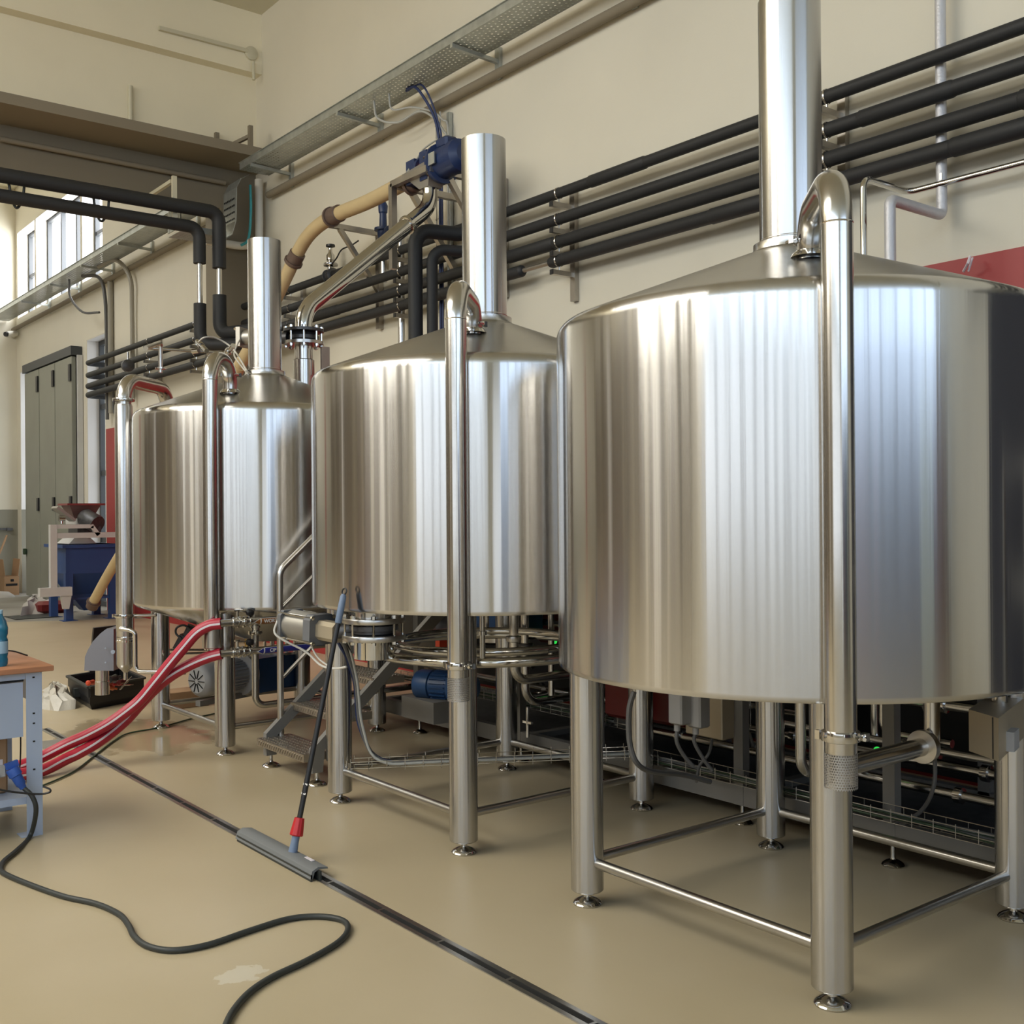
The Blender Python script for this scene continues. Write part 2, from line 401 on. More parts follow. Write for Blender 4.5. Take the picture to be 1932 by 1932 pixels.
o = struct('floor', MB().box((XF-.6, YL-.6, -.2), (XN+.6, YR+.6, 0)), m_floor)
struct('ceiling', MB().box((-12.95, YL-.5, 7.86), (-12.3, YR+.5, 8.1)).box((-12.3, YL-.5, 7.86), (-3.3, -5.8, 8.1)).box((-12.3, -2.0, 7.86), (-3.3, YR+.5, 8.1)).box((-3.3, YL-.5, 7.86), (XN+.5, YR+.5, 8.1)), m_ceil)
mb = MB()
for k in range(1,6): mb.box((-12.3+1.5*k-.04, -5.8, 7.95), (-12.3+1.5*k+.04, -2.0, 8.05))
struct('added_roof_bars', mb, m_frame)  # bars of the added roof opening that lets the fill light in
struct('ceiling', MB().box((XF-.5, YL-.5, 8.5), (-21, YR+.5, 8.7)).box((-15, YL-.5, 8.5), (-12.95, YR+.5, 8.7)).box((-21, YL-.5, 8.5), (-15, -4, 8.7)).box((-21, 2, 8.5), (-15, YR+.5, 8.7)), m_ceil)
struct('trim_12', MB().box((-13.1, YL-.3, 7.86), (-12.95, YR+.3, 8.5)), m_ceil)
UPW = [(-24.33,-23.0), (-22.92,-20.02), (-19.94,-18.8)]
LOW = [(-24.16,-23.0,0,4.6), (-19.70,-18.72,0,4.70)]
wall_with_holes('wall_right', m_wall, 1, YR, .45, XF-.5, XN+.5, 0, 8.5, LOW+[(a,b,5.75,7.55) for a,b in UPW])
# end wall of the far hall, with a grey green dado
struct('wall_far', MB().box((XF-.5, YL-.5, 0), (XF, YR, 8.5)), m_wall)
struct('trim_1', MB().box((XF, YL, 0), (XF+.012, YR, 1.74)), m_dado)
struct('trim_2', MB().box((XF+.05, -3.7, 0), (XF+.10, -3.1, 5.0)), m_redp)
# window side wall (behind the camera's left)
SL = [(-10.7,-10.55),(-8.6,-8.45),(-6.2,-6.1)]
wall_with_holes('wall_left', m_wall, 1, YL-.4, .4, XF-.5, XN+.5, 0, 8.5,
    [(-2.8,10.3,1.0,4.4), (-11.0,9.0,5.2,7.4)] + [(a,b,1.2,4.6) for a,b in SL])
# end wall behind the camera, high band of glazing
wall_with_holes('wall_near', m_wall, 0, XN, .4, YL-.5, YR+.5, 0, 8.1, [(-5.0,5.9,3.5,7.55), (-6.7,-3.3,0,3.4)])
struct('trim_3', MB().box((XN-.05, -3.25, 0), (XN-.01, 5.9, 3.3)), m_darkwall)
struct('trim_4', MB().box((XN-.08, -1.6, 0), (XN-.055, -.6, 3.3)), m_redp)
struct('trim_5', MB().box((XN-.08, 3.0, 0), (XN-.055, 4.6, 3.3)), m_reveal)
# added dark panels on the unseen side wall, darkening what the tanks mirror
mb = MB(); c_ = [XF] + [q for p_ in SL for q in p_]
for a_, b_ in ((XF, SL[0][0]-.1), (SL[0][1]+.1, SL[1][0]-.1), (SL[1][1]+.1, SL[2][0]-.1), (SL[2][1]+.1, -4.4)): mb.box((a_, YL, 0), (b_, YL+.03, 4.95))
struct('trim_15', mb, m_dark_panel)
# pilasters of the side wall
for i, x in enumerate((-20, -16.2, -12.2, -10.3, -7.0, -5.1, -4.0)):
    mb = MB().box((x-.28, YL, 0), (x+.28, YL+.35, 8)); struct('trim_%d' % (20+i), mb, (m_pil, m_reveal, m_pil, m_pil, m_reveal, m_pil, m_pil)[i])

def glazing(name, axis, pos, a0, a1, z0, z1, na, nz, w=.07, m=m_frame, dep=.08):
    mb = MB()
    def bx(s, e, b, t):
        if axis == 1: mb.box((s, pos, b), (e, pos+dep, t))
        else: mb.box((pos, s, b), (pos+dep, e, t))
    bx(a0, a1, z0, z0+w); bx(a0, a1, z1-w, z1); bx(a0, a0+w, z0+w, z1-w); bx(a1-w, a1, z0+w, z1-w)
    for k in range(1, na): c = a0+(a1-a0)*k/na; bx(c-w/2, c+w/2, z0+w, z1-w)
    for k in range(1, nz):
        c = z0+(z1-z0)*k/nz
        if axis == 1: mb.box((a0+w, pos+.01, c-w/2), (a1-w, pos+dep-.01, c+w/2))
        else: mb.box((pos+.01, a0+w, c-w/2), (pos+dep-.01, a1-w, c+w/2))
    return struct(name, mb, m)
glazing('window_1', 1, 6.22, *UPW[0], 5.75, 7.55, 1, 2)
glazing('window_2', 1, 6.22, *UPW[1], 5.75, 7.55, 3, 1)
glazing('window_3', 1, 6.22, *UPW[2], 5.75, 7.55, 1, 2)
glazing('window_4', 1, 6.22, *LOW[0][:2], 0, 4.6, 1, 3)
glazing('window_5', 1, 6.20, *LOW[1][:2], 0, 4.7, 2, 4, w=.09)
glazing('window_6', 1, -7.2, -2.8, 10.3, 1.0, 4.4, 12, 2, w=.12)
glazing('added_high_frame', 1, -7.2, -11.0, 9.0, 5.2, 7.4, 16, 1, w=.1)  # frame of the added high side opening for fill light
glazing('window_7', 0, 11.1, -5.0, 5.9, 3.5, 7.55, 7, 1, w=.14)
# white plastered reveals of the openings in the right wall
mb = MB()
for (a,b,z0,z1) in LOW: mb.box((a, 6.005, max(z0,.001)), (a+.012, 6.2, z1)); mb.box((a, 6.005, z1-.012), (b, 6.2, z1))
for a,b in UPW: mb.box((a, 6.005, 5.76), (a+.012, 6.2, 7.54)); mb.box((a, 6.005, 7.538), (b, 6.2, 7.55))
struct('trim_6', mb, m_reveal)
struct('trim_7', MB().box((LOW[0][0]+.012, 6.003, 0), (LOW[0][0]+.02, 6.2, 1.74)), m_dado)
# crossing beam with its ledge, upper wall and the pilaster below
struct('trim_8', MB().box((-13.2, YL, 5.40), (-12.8, YR, 5.90)), m_pil)
struct('trim_9', MB().box((-13.2, YL, 5.90), (-12.12, YR, 6.015)), m_beam)
struct('wall_cross', MB().box((-13.1, YL, 6.015), (-12.77, YR, 7.11)), m_wall_lit)
struct('trim_10', MB().box((-13.1, YL, 7.11), (-12.6, YR, 7.86)), m_wall_lit)
struct('trim_11', MB().box((-13.25, 5.52, 0), (-12.78, YR, 5.40)), m_pil)
# red dado band of the long wall
struct('trim_13', MB().box((-18.65, 5.985, 0), (-13.25, YR, 3.06)), m_redp)
struct('trim_14', MB().box((-12.78, 5.985, 0), (-1.3, YR, 3.06)), m_redp)
struct('added_dark_slab', MB().box((-1.25, 5.9, 0), (1.5, YR, 3.6)), m_darkwall)  # added unseen dark slab, mirrored black at the front tank's right edge

# folding door of the far hall: three leaves on a rail
d = struct('door_1', MB().box((-23.2, 5.80, 4.46), (-19.95, 5.99, 4.62)), m_frame)
for i in range(3):
    x0 = -23.12 + i*1.05
    lf = obj('door_leaf', MB().box((x0+.02, 5.82, .02), (x0+1.03, 5.9, 4.44), .008), m_doorp, d)
    obj('hinge', MB().box((x0+.92, 5.79, 4.0), (x0+1.03, 5.819, 4.3)).box((x0+.92, 5.79, 1.7), (x0+1.03, 5.819, 1.95)), m_black, lf)
obj('door_post', MB().box((-19.96, 5.90, 0), (-19.90, 5.99, 4.46)), m_lgrey, d)

# ------------------------------------------------------------------ drain
mb = MB(); yd = 2.289; x0, x1 = -8.6, -1.6
mb.box((x0, yd-.034, .0), (x1, yd-.014, .004)); mb.box((x0, yd+.014, .0), (x1, yd+.034, .004))
dr = thing('floor_drain', 'long narrow stainless slot drain set flush in the beige floor', 'drain', (-5, yd, 0))
obj('drain_frame', mb, m_satin, dr)
mb = MB(); x = x0+.2
while x < x1: mb.box((x, yd-.014, .0), (x+.012, yd+.014, .0035)); x += .42
obj('crossbar', mb, m_satin, dr)
obj('slot', MB().box((x0, yd-.014, .0), (x1, yd+.014, .0015)), m_cop, dr)
p = at(108, 1404, z=0)
solo('drain_cover', MB().box((p.x-.15, p.y-.12, 0), (p.x+.2, p.y+.1, .005)), m_satin, 'small flat steel cover plate on the floor beside the drain, under the red hoses', 'cover')

# ------------------------------------------------------------------ painted fittings on the cross wall
def straight(a, b, r, n=14): return MB().cyl(a, b, r, n)
a = at(0, 262, x=-12.74); b = at(425, 345, x=-12.74)
solo('surface_conduit', straight(a, b, .03), m_beam, 'thin taupe painted conduit running along the face of the crossing beam', 'conduit')
lt = thing('strip_light', 'cream painted strip fixture high on the upper beam near the corner', 'light', at(380, 78, x=-12.55))
a = at(300, 53, x=-12.57); b = at(466, 96, x=-12.57)
obj('housing', MB().bar(a, b, .04, .045), m_lamp, lt)
c = at(475, 100, x=-12.57)
jb = solo('junction_box', MB().lathe([(.0,0),(.085,0),(.085,.05),(.07,.06),(0,.06)], c-Vector((.05,0,0)), (1,0,0), 16), m_lamp, 'round cream junction box at the end of the strip fixture in the corner', 'junction box')
a = at(475, 115, x=-12.55); b = at(476, 150, x=-12.55)
solo('small_conduit', straight(a+Vector((0,.02,0)), b+Vector((0,.02,0)), .02), m_lamp, 'short vertical cream conduit below the round junction box', 'conduit')
a = at(246, 162, x=-12.74); b = at(248, 228, x=-12.74)
solo('small_conduit', straight(a, (a.x, a.y, 6.016), .028), m_lamp, 'short upright cream conduit standing on the beam ledge', 'conduit')
a = at(464, 245, x=-12.7)
mb = MB().bar((-12.72, 5.45, 6.0), (-12.72, 5.45, 6.3), .05).bar((-12.72, 5.45, 6.06), (-12.3, 5.7, 6.2), .04).bar((-12.3, 5.7, 5.95), (-12.3, 5.7, 6.32), .05)
solo('pipe_hanger', mb, m_beam, 'taupe angle hanger on the ledge where beam meets the long wall', 'bracket')
mb = MB().tube([(-12.5, 5.9, 5.75), (-12.5, 5.9, 4.95), (-12.72, 5.75, 4.95), (-12.72, 5.3, 4.95)], .05, 12, .06)
solo('drain_pipe', mb, m_wht, 'short cream downpipe with elbow in the corner under the cable tray', 'pipe')
mb = MB().tube(smooth_path([(-12.36, 5.72, 5.62), (-12.37, 5.73, 5.3), (-12.42, 5.72, 4.98), (-12.5, 5.66, 4.9)]), .017, 8)
solo('air_hose', mb, m_teal, 'teal hose hanging in the corner beside the cream downpipe', 'hose')

# ------------------------------------------------------------------ cable trays
def tray(x0, x1, label):
    t = thing('cable_tray', label, 'cable tray', ((x0+x1)/2, 5.66, 5.62), 'cable tray runs along the long wall')
    obj('tray_bed', MB().box((x0, 5.47, 5.69), (x1, 5.84, 5.693)), m_tray, t)
    obj('side_rail', MB().box((x0, 5.466, 5.69), (x1, 5.47, 5.765)).box((x0, 5.45, 5.765), (x1, 5.47, 5.769)), m_galv, t)
    obj('side_rail', MB().box((x0, 5.84, 5.69), (x1, 5.844, 5.765)), m_galv, t)
    return t
tray(-12.1, -4.2, 'wide perforated galvanised cable tray high on the long wall, near run above the brewing tanks')
tray(-24.4, -13.22, 'wide perforated galvanised cable tray high on the wall beyond the crossing beam')
for i, x in enumerate((-6.0, -7.727, -9.75, -11.78)):
    mb = MB().bar((x, 5.46, 5.668), (x, 5.96, 5.652), .035, .035); mb.box((x-.03, 5.96, 5.50), (x+.03, 5.998, 5.78))
    solo('tray_bracket', mb, m_galv, ['galvanised bracket of the near cable tray, out by the top edge of the picture','galvanised bracket of the near cable tray, between the hanging cables and the top edge','galvanised bracket of the near cable tray, above the blue conveyor motor','galvanised bracket of the near cable tray, nearest the corner with the beam'][i], 'bracket', 'brackets under the near cable tray')
for i, x in enumerate((-14.62, -16.4, -18.2, -20.0, -21.9)):
    mb = MB().bar((x, 5.46, 5.668), (x, 5.96, 5.652), .03, .035); mb.box((x-.03, 5.96, 5.50), (x+.03, 5.998, 5.78))
    solo('tray_bracket', mb, m_galv, ['galvanised tray bracket beyond the beam, just left of the black drop pipes','galvanised tray bracket beyond the beam, above the hooked grey cable','galvanised tray bracket beyond the beam, below the middle tall window','galvanised tray bracket beyond the beam, under the left edge of the tall windows','galvanised tray bracket beyond the beam, above the security camera'][i], 'bracket', 'brackets under the far cable tray')
for (x0, x1, lab) in ((-12.3, -3.6, 'taupe round conduit running under the near cable tray'), (-24.4, -13.3, 'taupe round conduit running under the far cable tray')):
    solo('surface_conduit', straight((x0, 5.93, 5.52), (x1, 5.93, 5.52), .042), m_beam, lab, 'conduit')
# down-going tray elbow at the beam
te = thing('tray_elbow', 'galvanised perforated tray elbow bending down in front of the beam end', 'cable tray', (-12.25, 5.35, 4.75))
mb = MB(); pr = [(5.62,5.68),(5.52,5.62),(5.46,5.5),(5.45,5.1),(5.40,4.93),(5.3,4.84)]
for (ya,za),(yb,zb) in zip(pr, pr[1:]): mb.prism([(ya,za),(yb,zb),(yb-.01,zb-.012),(ya-.012,za-.006)], 0, -12.52, -12.16)
obj('elbow_sheet', mb, m_galv, te)
mb = MB()
for k in range(4):
    for j in range(7): mb.box((-12.49+j*.045, 5.437, 5.12+k*.08), (-12.465+j*.045, 5.44, 5.14+k*.08))
obj('slots', mb, m_cop, te)
obj('tray_bed', MB().box((-12.5, 4.75, 4.86), (-12.1, 5.3, 4.864)), m_tray, te)
obj('side_rail', MB().box((-12.10, 4.75, 4.86), (-12.095, 5.3, 4.93)), m_galv, te)
obj('end_grille', MB().box((-12.5, 4.74, 4.9), (-12.1, 4.75, 5.15)), m_tray, te)

# cables dropping from the trays
def cable(name, pts, r, m, label, cat='cable', group=None, n=8):
    return solo(name, MB().tube(smooth_path(pts), r, n), m, label, cat, group)
x = at(835, 400, y=5.93).x
lad = thing('cable_ladder', 'narrow upright wire cable ladder on the wall behind the middle chimney', 'cable ladder', (x, 5.93, 3.0))
mb = MB().box((x-.10, 5.92, 2.6), (x-.094, 5.935, 5.45)); obj('side_wire', mb, m_wht, lad)
mb = MB().box((x-.03, 5.92, 2.6), (x-.024, 5.935, 5.45)); obj('side_wire', mb, m_wht, lad)
mb = MB()
for k in range(15): mb.box((x-.10, 5.915, 2.8+k*.18), (x-.025, 5.92, 2.81+k*.18))
obj('rung', mb, m_square, lad)
obj('back_rail', MB().box((x+.05, 5.95, 2.6), (x+.09, 5.99, 5.42)), m_galv, lad)
cable('signal_cable', [(x-.25,5.7,5.68),(x-.1,5.72,5.64),(x+.0,5.85,5.35),(x+.0,5.9,5.0),(x+.0,5.9,4.2),(x,5.9,2.7)], .014, m_cabb, 'dark blue cable falling from the near tray along the wire ladder')
cable('signal_cable', [(x-.3,5.72,5.68),(x-.05,5.75,5.66),(x+.03,5.87,5.3),(x+.035,5.9,4.9),(x+.035,5.9,2.7)], .010, m_cabb, 'second thinner blue cable beside the ladder behind the middle chimney')
cable('power_cable', [(x-.7,5.6,5.68),(x-.66,5.62,5.5),(x-.45,5.72,5.42),(x-.15,5.8,5.46),(x+.05,5.9,5.25),(x+.09,5.93,4.9),(x+.09,5.93,2.7)], .012, m_cabl, 'pale grey cable looping out of the tray bed and down the ladder')
cable('power_cable', [(x-.45,5.62,5.68),(x-.42,5.64,5.52),(x-.2,5.75,5.50),(x+.06,5.88,5.35),(x+.12,5.93,5.0),(x+.12,5.93,2.7)], .010, m_cabl, 'pale grey cable leaving the tray through the punched bed near the ladder')
x2 = at(200, 560, y=5.93).x
cable('power_cable', [(x2-.5,5.7,5.66),(x2-.1,5.85,5.58),(x2+.05,5.9,5.2),(x2+.05,5.92,4.3),(x2+.05,5.92,3.2)], .03, m_gcab, 'dark cable with conduit beside the tall windows beyond the beam')
cable('power_cable', [(x2-.9,5.6,5.66),(x2-.85,5.6,5.35),(x2-.5,5.7,5.05),(x2-.1,5.85,5.0)], .02, m_gcab, 'dark slack cable loop under the far tray')
x3 = at(249, 560, y=5.93).x
cable('power_cable', [(x3-.9,5.7,5.66),(x3-.35,5.8,5.68),(x3,5.9,5.35),(x3,5.93,4.8),(x3,5.93,3.4)], .035, m_conduit, 'grey cable hooking out of the far tray and running down the wall')
solo('surface_conduit', straight((x2+.16, 5.95, 3.3), (x2+.16, 5.95, 5.5), .045), m_conduit, 'upright grey conduit beside the tall windows', 'conduit')

# ------------------------------------------------------------------ black insulated pipes on the long wall
YP = 5.82; k_ = YP/4.95
PZ = [1.6+(z-1.6)*k_ for z in (3.820, 3.640, 3.482, 3.3535)]
PR = [.043, .046, .050, .050]
xl = at(163, 690, y=YP).x
names = ['topmost', 'second from the top', 'third from the top', 'lowest']
xb = at(1044, 400, y=YP).x
def ins_gap(pi_):
    return {2: (xb-.22, xb-.03), 3: (xb-.42, xb-.05)}.get(pi_)
for i in range(4):
    z, r = PZ[i], PR[i]
    t = thing('insulated_pipe', 'black foam insulated pipe along the long wall, %s of the four' % names[i], 'pipe', (-6, YP, z), 'four black insulated pipes on the long wall')
    g = ins_gap(i)
    if g:
        obj('insulation', MB().tube([(xl+.3, 6.15, z), (xl, 6.1, z), (xl, YP, z), (g[0], YP, z)] if 0 else [(xl, 6.15, z), (xl, YP, z), (g[0], YP, z)], r, 18, .12).lathe([(r,0),(r*.8,.02),(.02,.03)], (g[0],YP,z), (1,0,0), 18), m_foam, t)
        obj('insulation', MB().lathe([(.02,0),(r*.8,.01),(r,.04),(r,3-g[1])], (g[1],YP,z), (1,0,0), 18), m_foam, t)
        obj('bare_pipe', straight((g[0]-.02,YP,z), (g[1]+.02,YP,z), .02), m_square, t)
    else:
        obj('insulation', MB().tube([(xl, 6.15, z), (xl, YP, z), (3, YP, z)], r, 18, .12), m_foam, t)
    # thicker sleeves at the joints of the foam
    for xs in ((-2.6,-1.2,-6.35,-10.2), (-3.9,-2.4,-8.3), (-2.9,-7.4,-11.0), (-3.3,-9.0,-5.1))[i]:
        obj('sleeve', MB().lathe([(r,0),(r+.006,.012),(r+.006,.6),(r,.62)], (xs,YP,z), (1,0,0), 18, False), m_foam, t)
# wall brackets: upright with four arms
def bracket(px, lab):
    x = at(px, 400 if px > 900 else 520, y=5.75).x
    t = thing('pipe_bracket', lab, 'bracket', (x, 5.98, 3.55), 'square tube brackets of the black pipes')
    obj('upright', MB().box((x-.02, 5.955, PZ[3]-.32), (x+.04, 5.998, PZ[0]+.06)), m_square, t)
    for i in range(4):
        za = PZ[i]-PR[i]-.055
        a = obj('arm', MB().box((x-.02, 5.74, za-.02), (x+.02, 5.955, za+.02)), m_square, t)
        obj('end_cap', MB().box((x-.021, 5.735, za-.021), (x+.021, 5.74, za+.021)), m_black, a)
        obj('pipe_clip', MB().tube([(x, YP, za+.02), (x, YP, PZ[i]-PR[i])], .006, 6).lathe([(PR[i]+.004,-.008),(PR[i]+.007,0),(PR[i]+.004,.008)], (x-.0,YP,PZ[i]), (1,0,0), 16, False), m_pipe, a)
bracket(1042, 'square tube wall bracket holding the four black pipes between middle and front chimneys')
bracket(746, 'square tube wall bracket under the black pipes left of the two black drop pipes')
bracket(538, 'square tube wall bracket under the black pipes just right of the rear chimney')
bracket(1549, 'square tube bracket mostly hidden behind the front chimney')
bracket(360, 'pipe bracket behind the hooked vent pipe of the rear tank')
bracket(272, 'square tube wall bracket of the black pipes above the left elbow of the rear tank')

# two black drops that come forward from the pipes and go down behind the middle tank
xa = at(783, 430, y=5.2).x; xc = at(822, 470, y=5.3).x
za = at(783, 434, y=5.2).z; zc = at(815, 470, y=5.3).z
solo('insulated_drop_pipe', MB().tube([(xa+.30, YP, PZ[0]), (xa+.12, YP-.22, za), (xa, 5.2, za), (xa, 5.2, 1.2)], .064, 18, .14), m_foam, 'thicker black foam pipe dropping behind the middle tank', 'pipe')
xc = at(815, 500, y=5.3).x
solo('insulated_drop_pipe', MB().tube([(xc+.30, YP, PZ[1]), (xc+.12, YP-.2, zc), (xc, 5.3, zc), (xc, 5.3, 1.2)], .048, 18, .12), m_foam, 'thinner black foam pipe dropping behind the middle tank, beside the thicker one', 'pipe')
xd = at(757, 560, y=5.9).x
solo('steel_riser', straight((xd, 5.9, 1.3), (xd, 5.9, at(757,440,y=5.9).z), .035), m_pipe, 'upright bright steel pipe on the wall left of the black drop pipes', 'pipe')

# black pipes below the beam with drops
def beampipe(y1, x, z, zb, zt, zu, r, lab, bendto=None):
    t = thing('insulated_pipe', lab, 'pipe', (x, 3, z), 'black insulated pipes below the crossing beam')
    obj('insulation', MB().tube([(x, -6.5, z), (x, y1, z), (x, y1, zt)], r, 16, .12), m_foam, t)
    obj('bare_pipe', straight((x, y1, zt+.02), (x, y1, zu-.02), .032), m_pipe, t)
    pts = [(x, y1, zu), (x, y1, zb)] + ([bendto] if bendto else [])
    obj('insulation', MB().tube(pts, r, 16, .14), m_foam, t)
    return t
xbm = -11.9
q1 = at(413, 410, x=xbm); zt1 = at(413, 506, x=xbm).z; zu1 = at(413, 557, x=xbm).z; zz1 = at(0, 330, x=xbm).z
q2 = at(376, 425, x=xbm); zt2 = at(376, 497, x=xbm).z; zu2 = at(376, 573, x=xbm).z; zz2 = at(0, 369, x=xbm).z
zlow1 = at(430, 632, x=xbm).z
beampipe(q1.y, xbm, zz1, zlow1, zt1, zu1, .078, 'upper black insulated pipe under the crossing beam, dropping at the right', (xbm+.6, q1.y+.25, zlow1))
beampipe(q2.y, xbm, zz2, at(376,650,x=xbm).z, zt2, zu2, .070, 'lower black insulated pipe under the crossing beam, dropping at the left', (xbm+.4, q2.y+.5, at(376,650,x=xbm).z))
y_ = at(332, 380, x=xbm).y
solo('pipe_hanger', MB().bar((xbm-.05, y_, 5.42), (xbm-.05, y_, zz2+.05), .04, .05).bar((xbm-.12, y_, zz1+.3), (-12.78, y_, zz1+.3), .04), m_lamp, 'cream strut hanging the two black pipes from the beam', 'bracket')
for i, u in enumerate((32, 192)):
    a = at(u-14, 335+u*.15, x=xbm); b = at(u+16, 345+u*.15, x=xbm); zc_ = zz1-.05
    cable('hanging_cable', [(xbm-.04, a.y, zc_), (xbm-.04, a.y+.03, zc_-.16), (xbm-.04, (a.y+b.y)/2, zc_-.25), (xbm-.04, b.y-.02, zc_-.15), (xbm-.04, b.y, zc_)], .014, m_rubber, ['dark cable loop hanging under the upper black pipe at the left edge','dark cable loop hanging between the two black pipes below the beam'][i])

# security camera on the far wall
c = at(18, 630, x=XF+.25)
sc_ = thing('security_camera', 'small white security camera on the far end wall', 'camera', c)
obj('body', MB().cyl(c+Vector((.0,.12,.02)), c+Vector((.18,-.1,-.04)), .06), m_wht, sc_)
obj('lens', MB().cyl(c+Vector((.18,-.1,-.04)), c+Vector((.2,-.13,-.045)), .05), m_black, sc_)
obj('mount', MB().bar((XF, c.y+.12, c.z+.0), (c.x, c.y+.12, c.z+.02), .06), m_wht, sc_)

# ================================================================== BREWING TANKS
RT_, ZSH, LEGR = .94, 2.355, .067
def levelling_foot(parent, x, y, ztop, s=1.):
    mb = MB().lathe([(.058*s,0),(.060*s,.006),(.054*s,.014),(.036*s,.024),(.016*s,.031),(.013*s,.045),(.013*s,ztop)], (x,y,0), n=24)
    return obj('foot', mb, m_chrome, parent)
def clamp(parent, x, y, z, r, ang, h=.012, name='clamp'):
    """ring clamp round an upright pipe with hinge and wing nut"""
    mb = MB().lathe([(r,-h),(r+.009,-h*.8),(r+.011,0),(r+.009,h*.8),(r,h)], (x,y,z), n=28, cap=False)
    c, s = cos(ang), sin(ang)
    mb.box((x+c*(r+.022)-.01, y+s*(r+.022)-.01, z-.012), (x+c*(r+.022)+.01, y+s*(r+.022)+.01, z+.012))
    mb.cyl((x+c*(r+.022)-s*.0, y+s*(r+.022), z), (x+c*(r+.022)+s*.04, y+s*(r+.022)-c*.04, z), .006, 8)
    mb.box((x-c*(r+.016)-.008, y-s*(r+.016)-.008, z-.014), (x-c*(r+.016)+.008, y-s*(r+.016)+.008, z+.014))
    return obj(name, mb, m_chrome, parent)
def shell_knob(parent, p, s=1.):
    mb = MB(); p = Vector(p); mb.cyl(p, p+Vector((0,0,.02*s)), .012*s, 8)
    n = 30; vs = []; 
    prof = [(.030,.018),(.038,.022),(.042,.03),(.036,.042),(.018,.046)]
    for (r, z) in prof:
        for k in range(n):
            t = 2*pi*k/n; rr = r*(1+.13*cos(5*t)); vs.append((p.x+rr*s*cos(t), p.y+rr*s*sin(t), p.z+z*s))
    fs = [(i*n+k, i*n+(k+1)%n, (i+1)*n+(k+1)%n, (i+1)*n+k) for i in range(4) for k in range(n)]
    fs.append(tuple(range(n-1,-1,-1))); fs.append(tuple(range(4*n,5*n))); mb.add(vs, fs)
    return obj('manway_knob', mb, m_black, parent)

def tank(label, cx, cy, zb, conic=False):
    t = thing('brewing_tank', label, 'tank', (cx, cy, 0), 'stainless steel brewing tanks')
    prof = [(RT_-.03, zb), (RT_-.004, zb), (RT_, zb+.006), (RT_, zb+.02)] + [(RT_, zb+.02+(ZSH-.065-zb-.02)*k/6) for k in range(1,7)]
    kr = .062
    for k in range(1, 8):
        a = k/7*radians(72); prof.append((RT_-kr+kr*cos(a), ZSH-.065+kr*sin(a)))
    if conic: prof = [(.12, zb-.30)] + [(RT_-.02, zb-.015)] + prof[1:]
    else: prof = [(.1, zb-.05), (RT_-.03, zb+.03), (RT_-.03, zb)] + prof[1:]
    obj('vessel', MB().lathe(prof, (cx,cy,0), n=128, cap=False), m_shell, t, sharp=50)
    re_, ze_ = prof[-1]
    rp = [(re_, ze_), (re_-.02, ze_+.008)] + [(re_-.02-(re_-.18)*k/8, ze_+.008+(2.625-ze_-.008)*k/8) for k in range(1,9)] + [(.15,2.632),(.147,2.645),(.147,2.662),(.124,2.668)]
    obj('cone_roof', MB().lathe(rp, (cx,cy,0), n=96, cap=False), m_roof, t, sharp=30)
    ch = obj('chimney', MB().lathe([(.122,2.66),(.122,3.0),(.122,3.32),(.122,3.635),(.118,3.635),(.118,3.0)], (cx,cy,0), n=64, cap=False), m_leg, t)
    obj('weld_band', MB().lathe([(.122,2.672),(.1235,2.674),(.1235,2.678),(.122,2.68)], (cx,cy,0), n=48, cap=False), m_chrome, ch)
    h = .588
    for (sx, sy) in ((-1,-1),(1,-1),(-1,1),(1,1)):
        x, y = cx+sx*h, cy+sy*h
        l = obj('leg', MB().lathe([(LEGR-.004,.058),(LEGR,.062),(LEGR,.4),(LEGR,.8),(LEGR,zb+.03)], (x,y,0), n=48), m_leg, t)
        levelling_foot(l, x, y, .06)
    for (a, b) in (((-h,-h),(h,-h)),((h,-h),(h,h)),((h,h),(-h,h)),((-h,h),(-h,-h))):
        va = Vector((cx+a[0], cy+a[1], .178)); vb = Vector((cx+b[0], cy+b[1], .178)); dd = (vb-va).normalized()*(LEGR-.006)
        obj('brace', MB().cyl(va+dd, vb-dd, .0205, 20), m_satin, t)
    return t
def cone_z(r): return 2.355 + (.9-r)/.72*.27
def vent(t, cx, cy, px, py, rn, zs=2.40+.135, zb=.905, r=.0495, br=.158, strainer=True, cla=.7):
    """pipe standing in front of the vessel, hooked over and let into the cone roof"""
    C0 = Vector((cx,cy,0)); P = Vector((px,py,0)); u = (C0-P).normalized(); N = C0 - u*rn
    zt = 2.69-r
    pts = [(P.x,P.y,zb),(P.x,P.y,zt),(N.x,N.y,zt),(N.x,N.y,cone_z(rn)-.02)]
    v = obj('vent_pipe', MB().tube(pts, r, 32, br, 12), m_pipe, t)
    zc = 2.555
    obj('weld_seam', MB().lathe([(r,-.003),(r+.0012,0),(r,.003)], (P.x,P.y,zt-br), n=28, cap=False), m_chrome, v)
    clamp(v, N.x, N.y, zc, r, YAW+pi/2+.3)
    obj('nozzle_collar', MB().lathe([(r+.022,cone_z(rn)-.012),(r+.012,cone_z(rn)+.004),(r+.002,cone_z(rn)+.012)], (N.x,N.y,0), n=28, cap=False), m_chrome, v)
    if strainer:
        clamp(v, P.x, P.y, .905, r, cla, .018)
        obj('vent_tail', MB().lathe([(r,.905),(r,.852)], (P.x,P.y,0), n=32, cap=False), m_pipe, v)
        so = obj('strainer', MB().lathe([(r+.001,.853),(r+.001,.745),(r-.002,.744)], (P.x,P.y,0), n=40, cap=False), m_perf, v, tip=(P.x,P.y,.75))
    return v

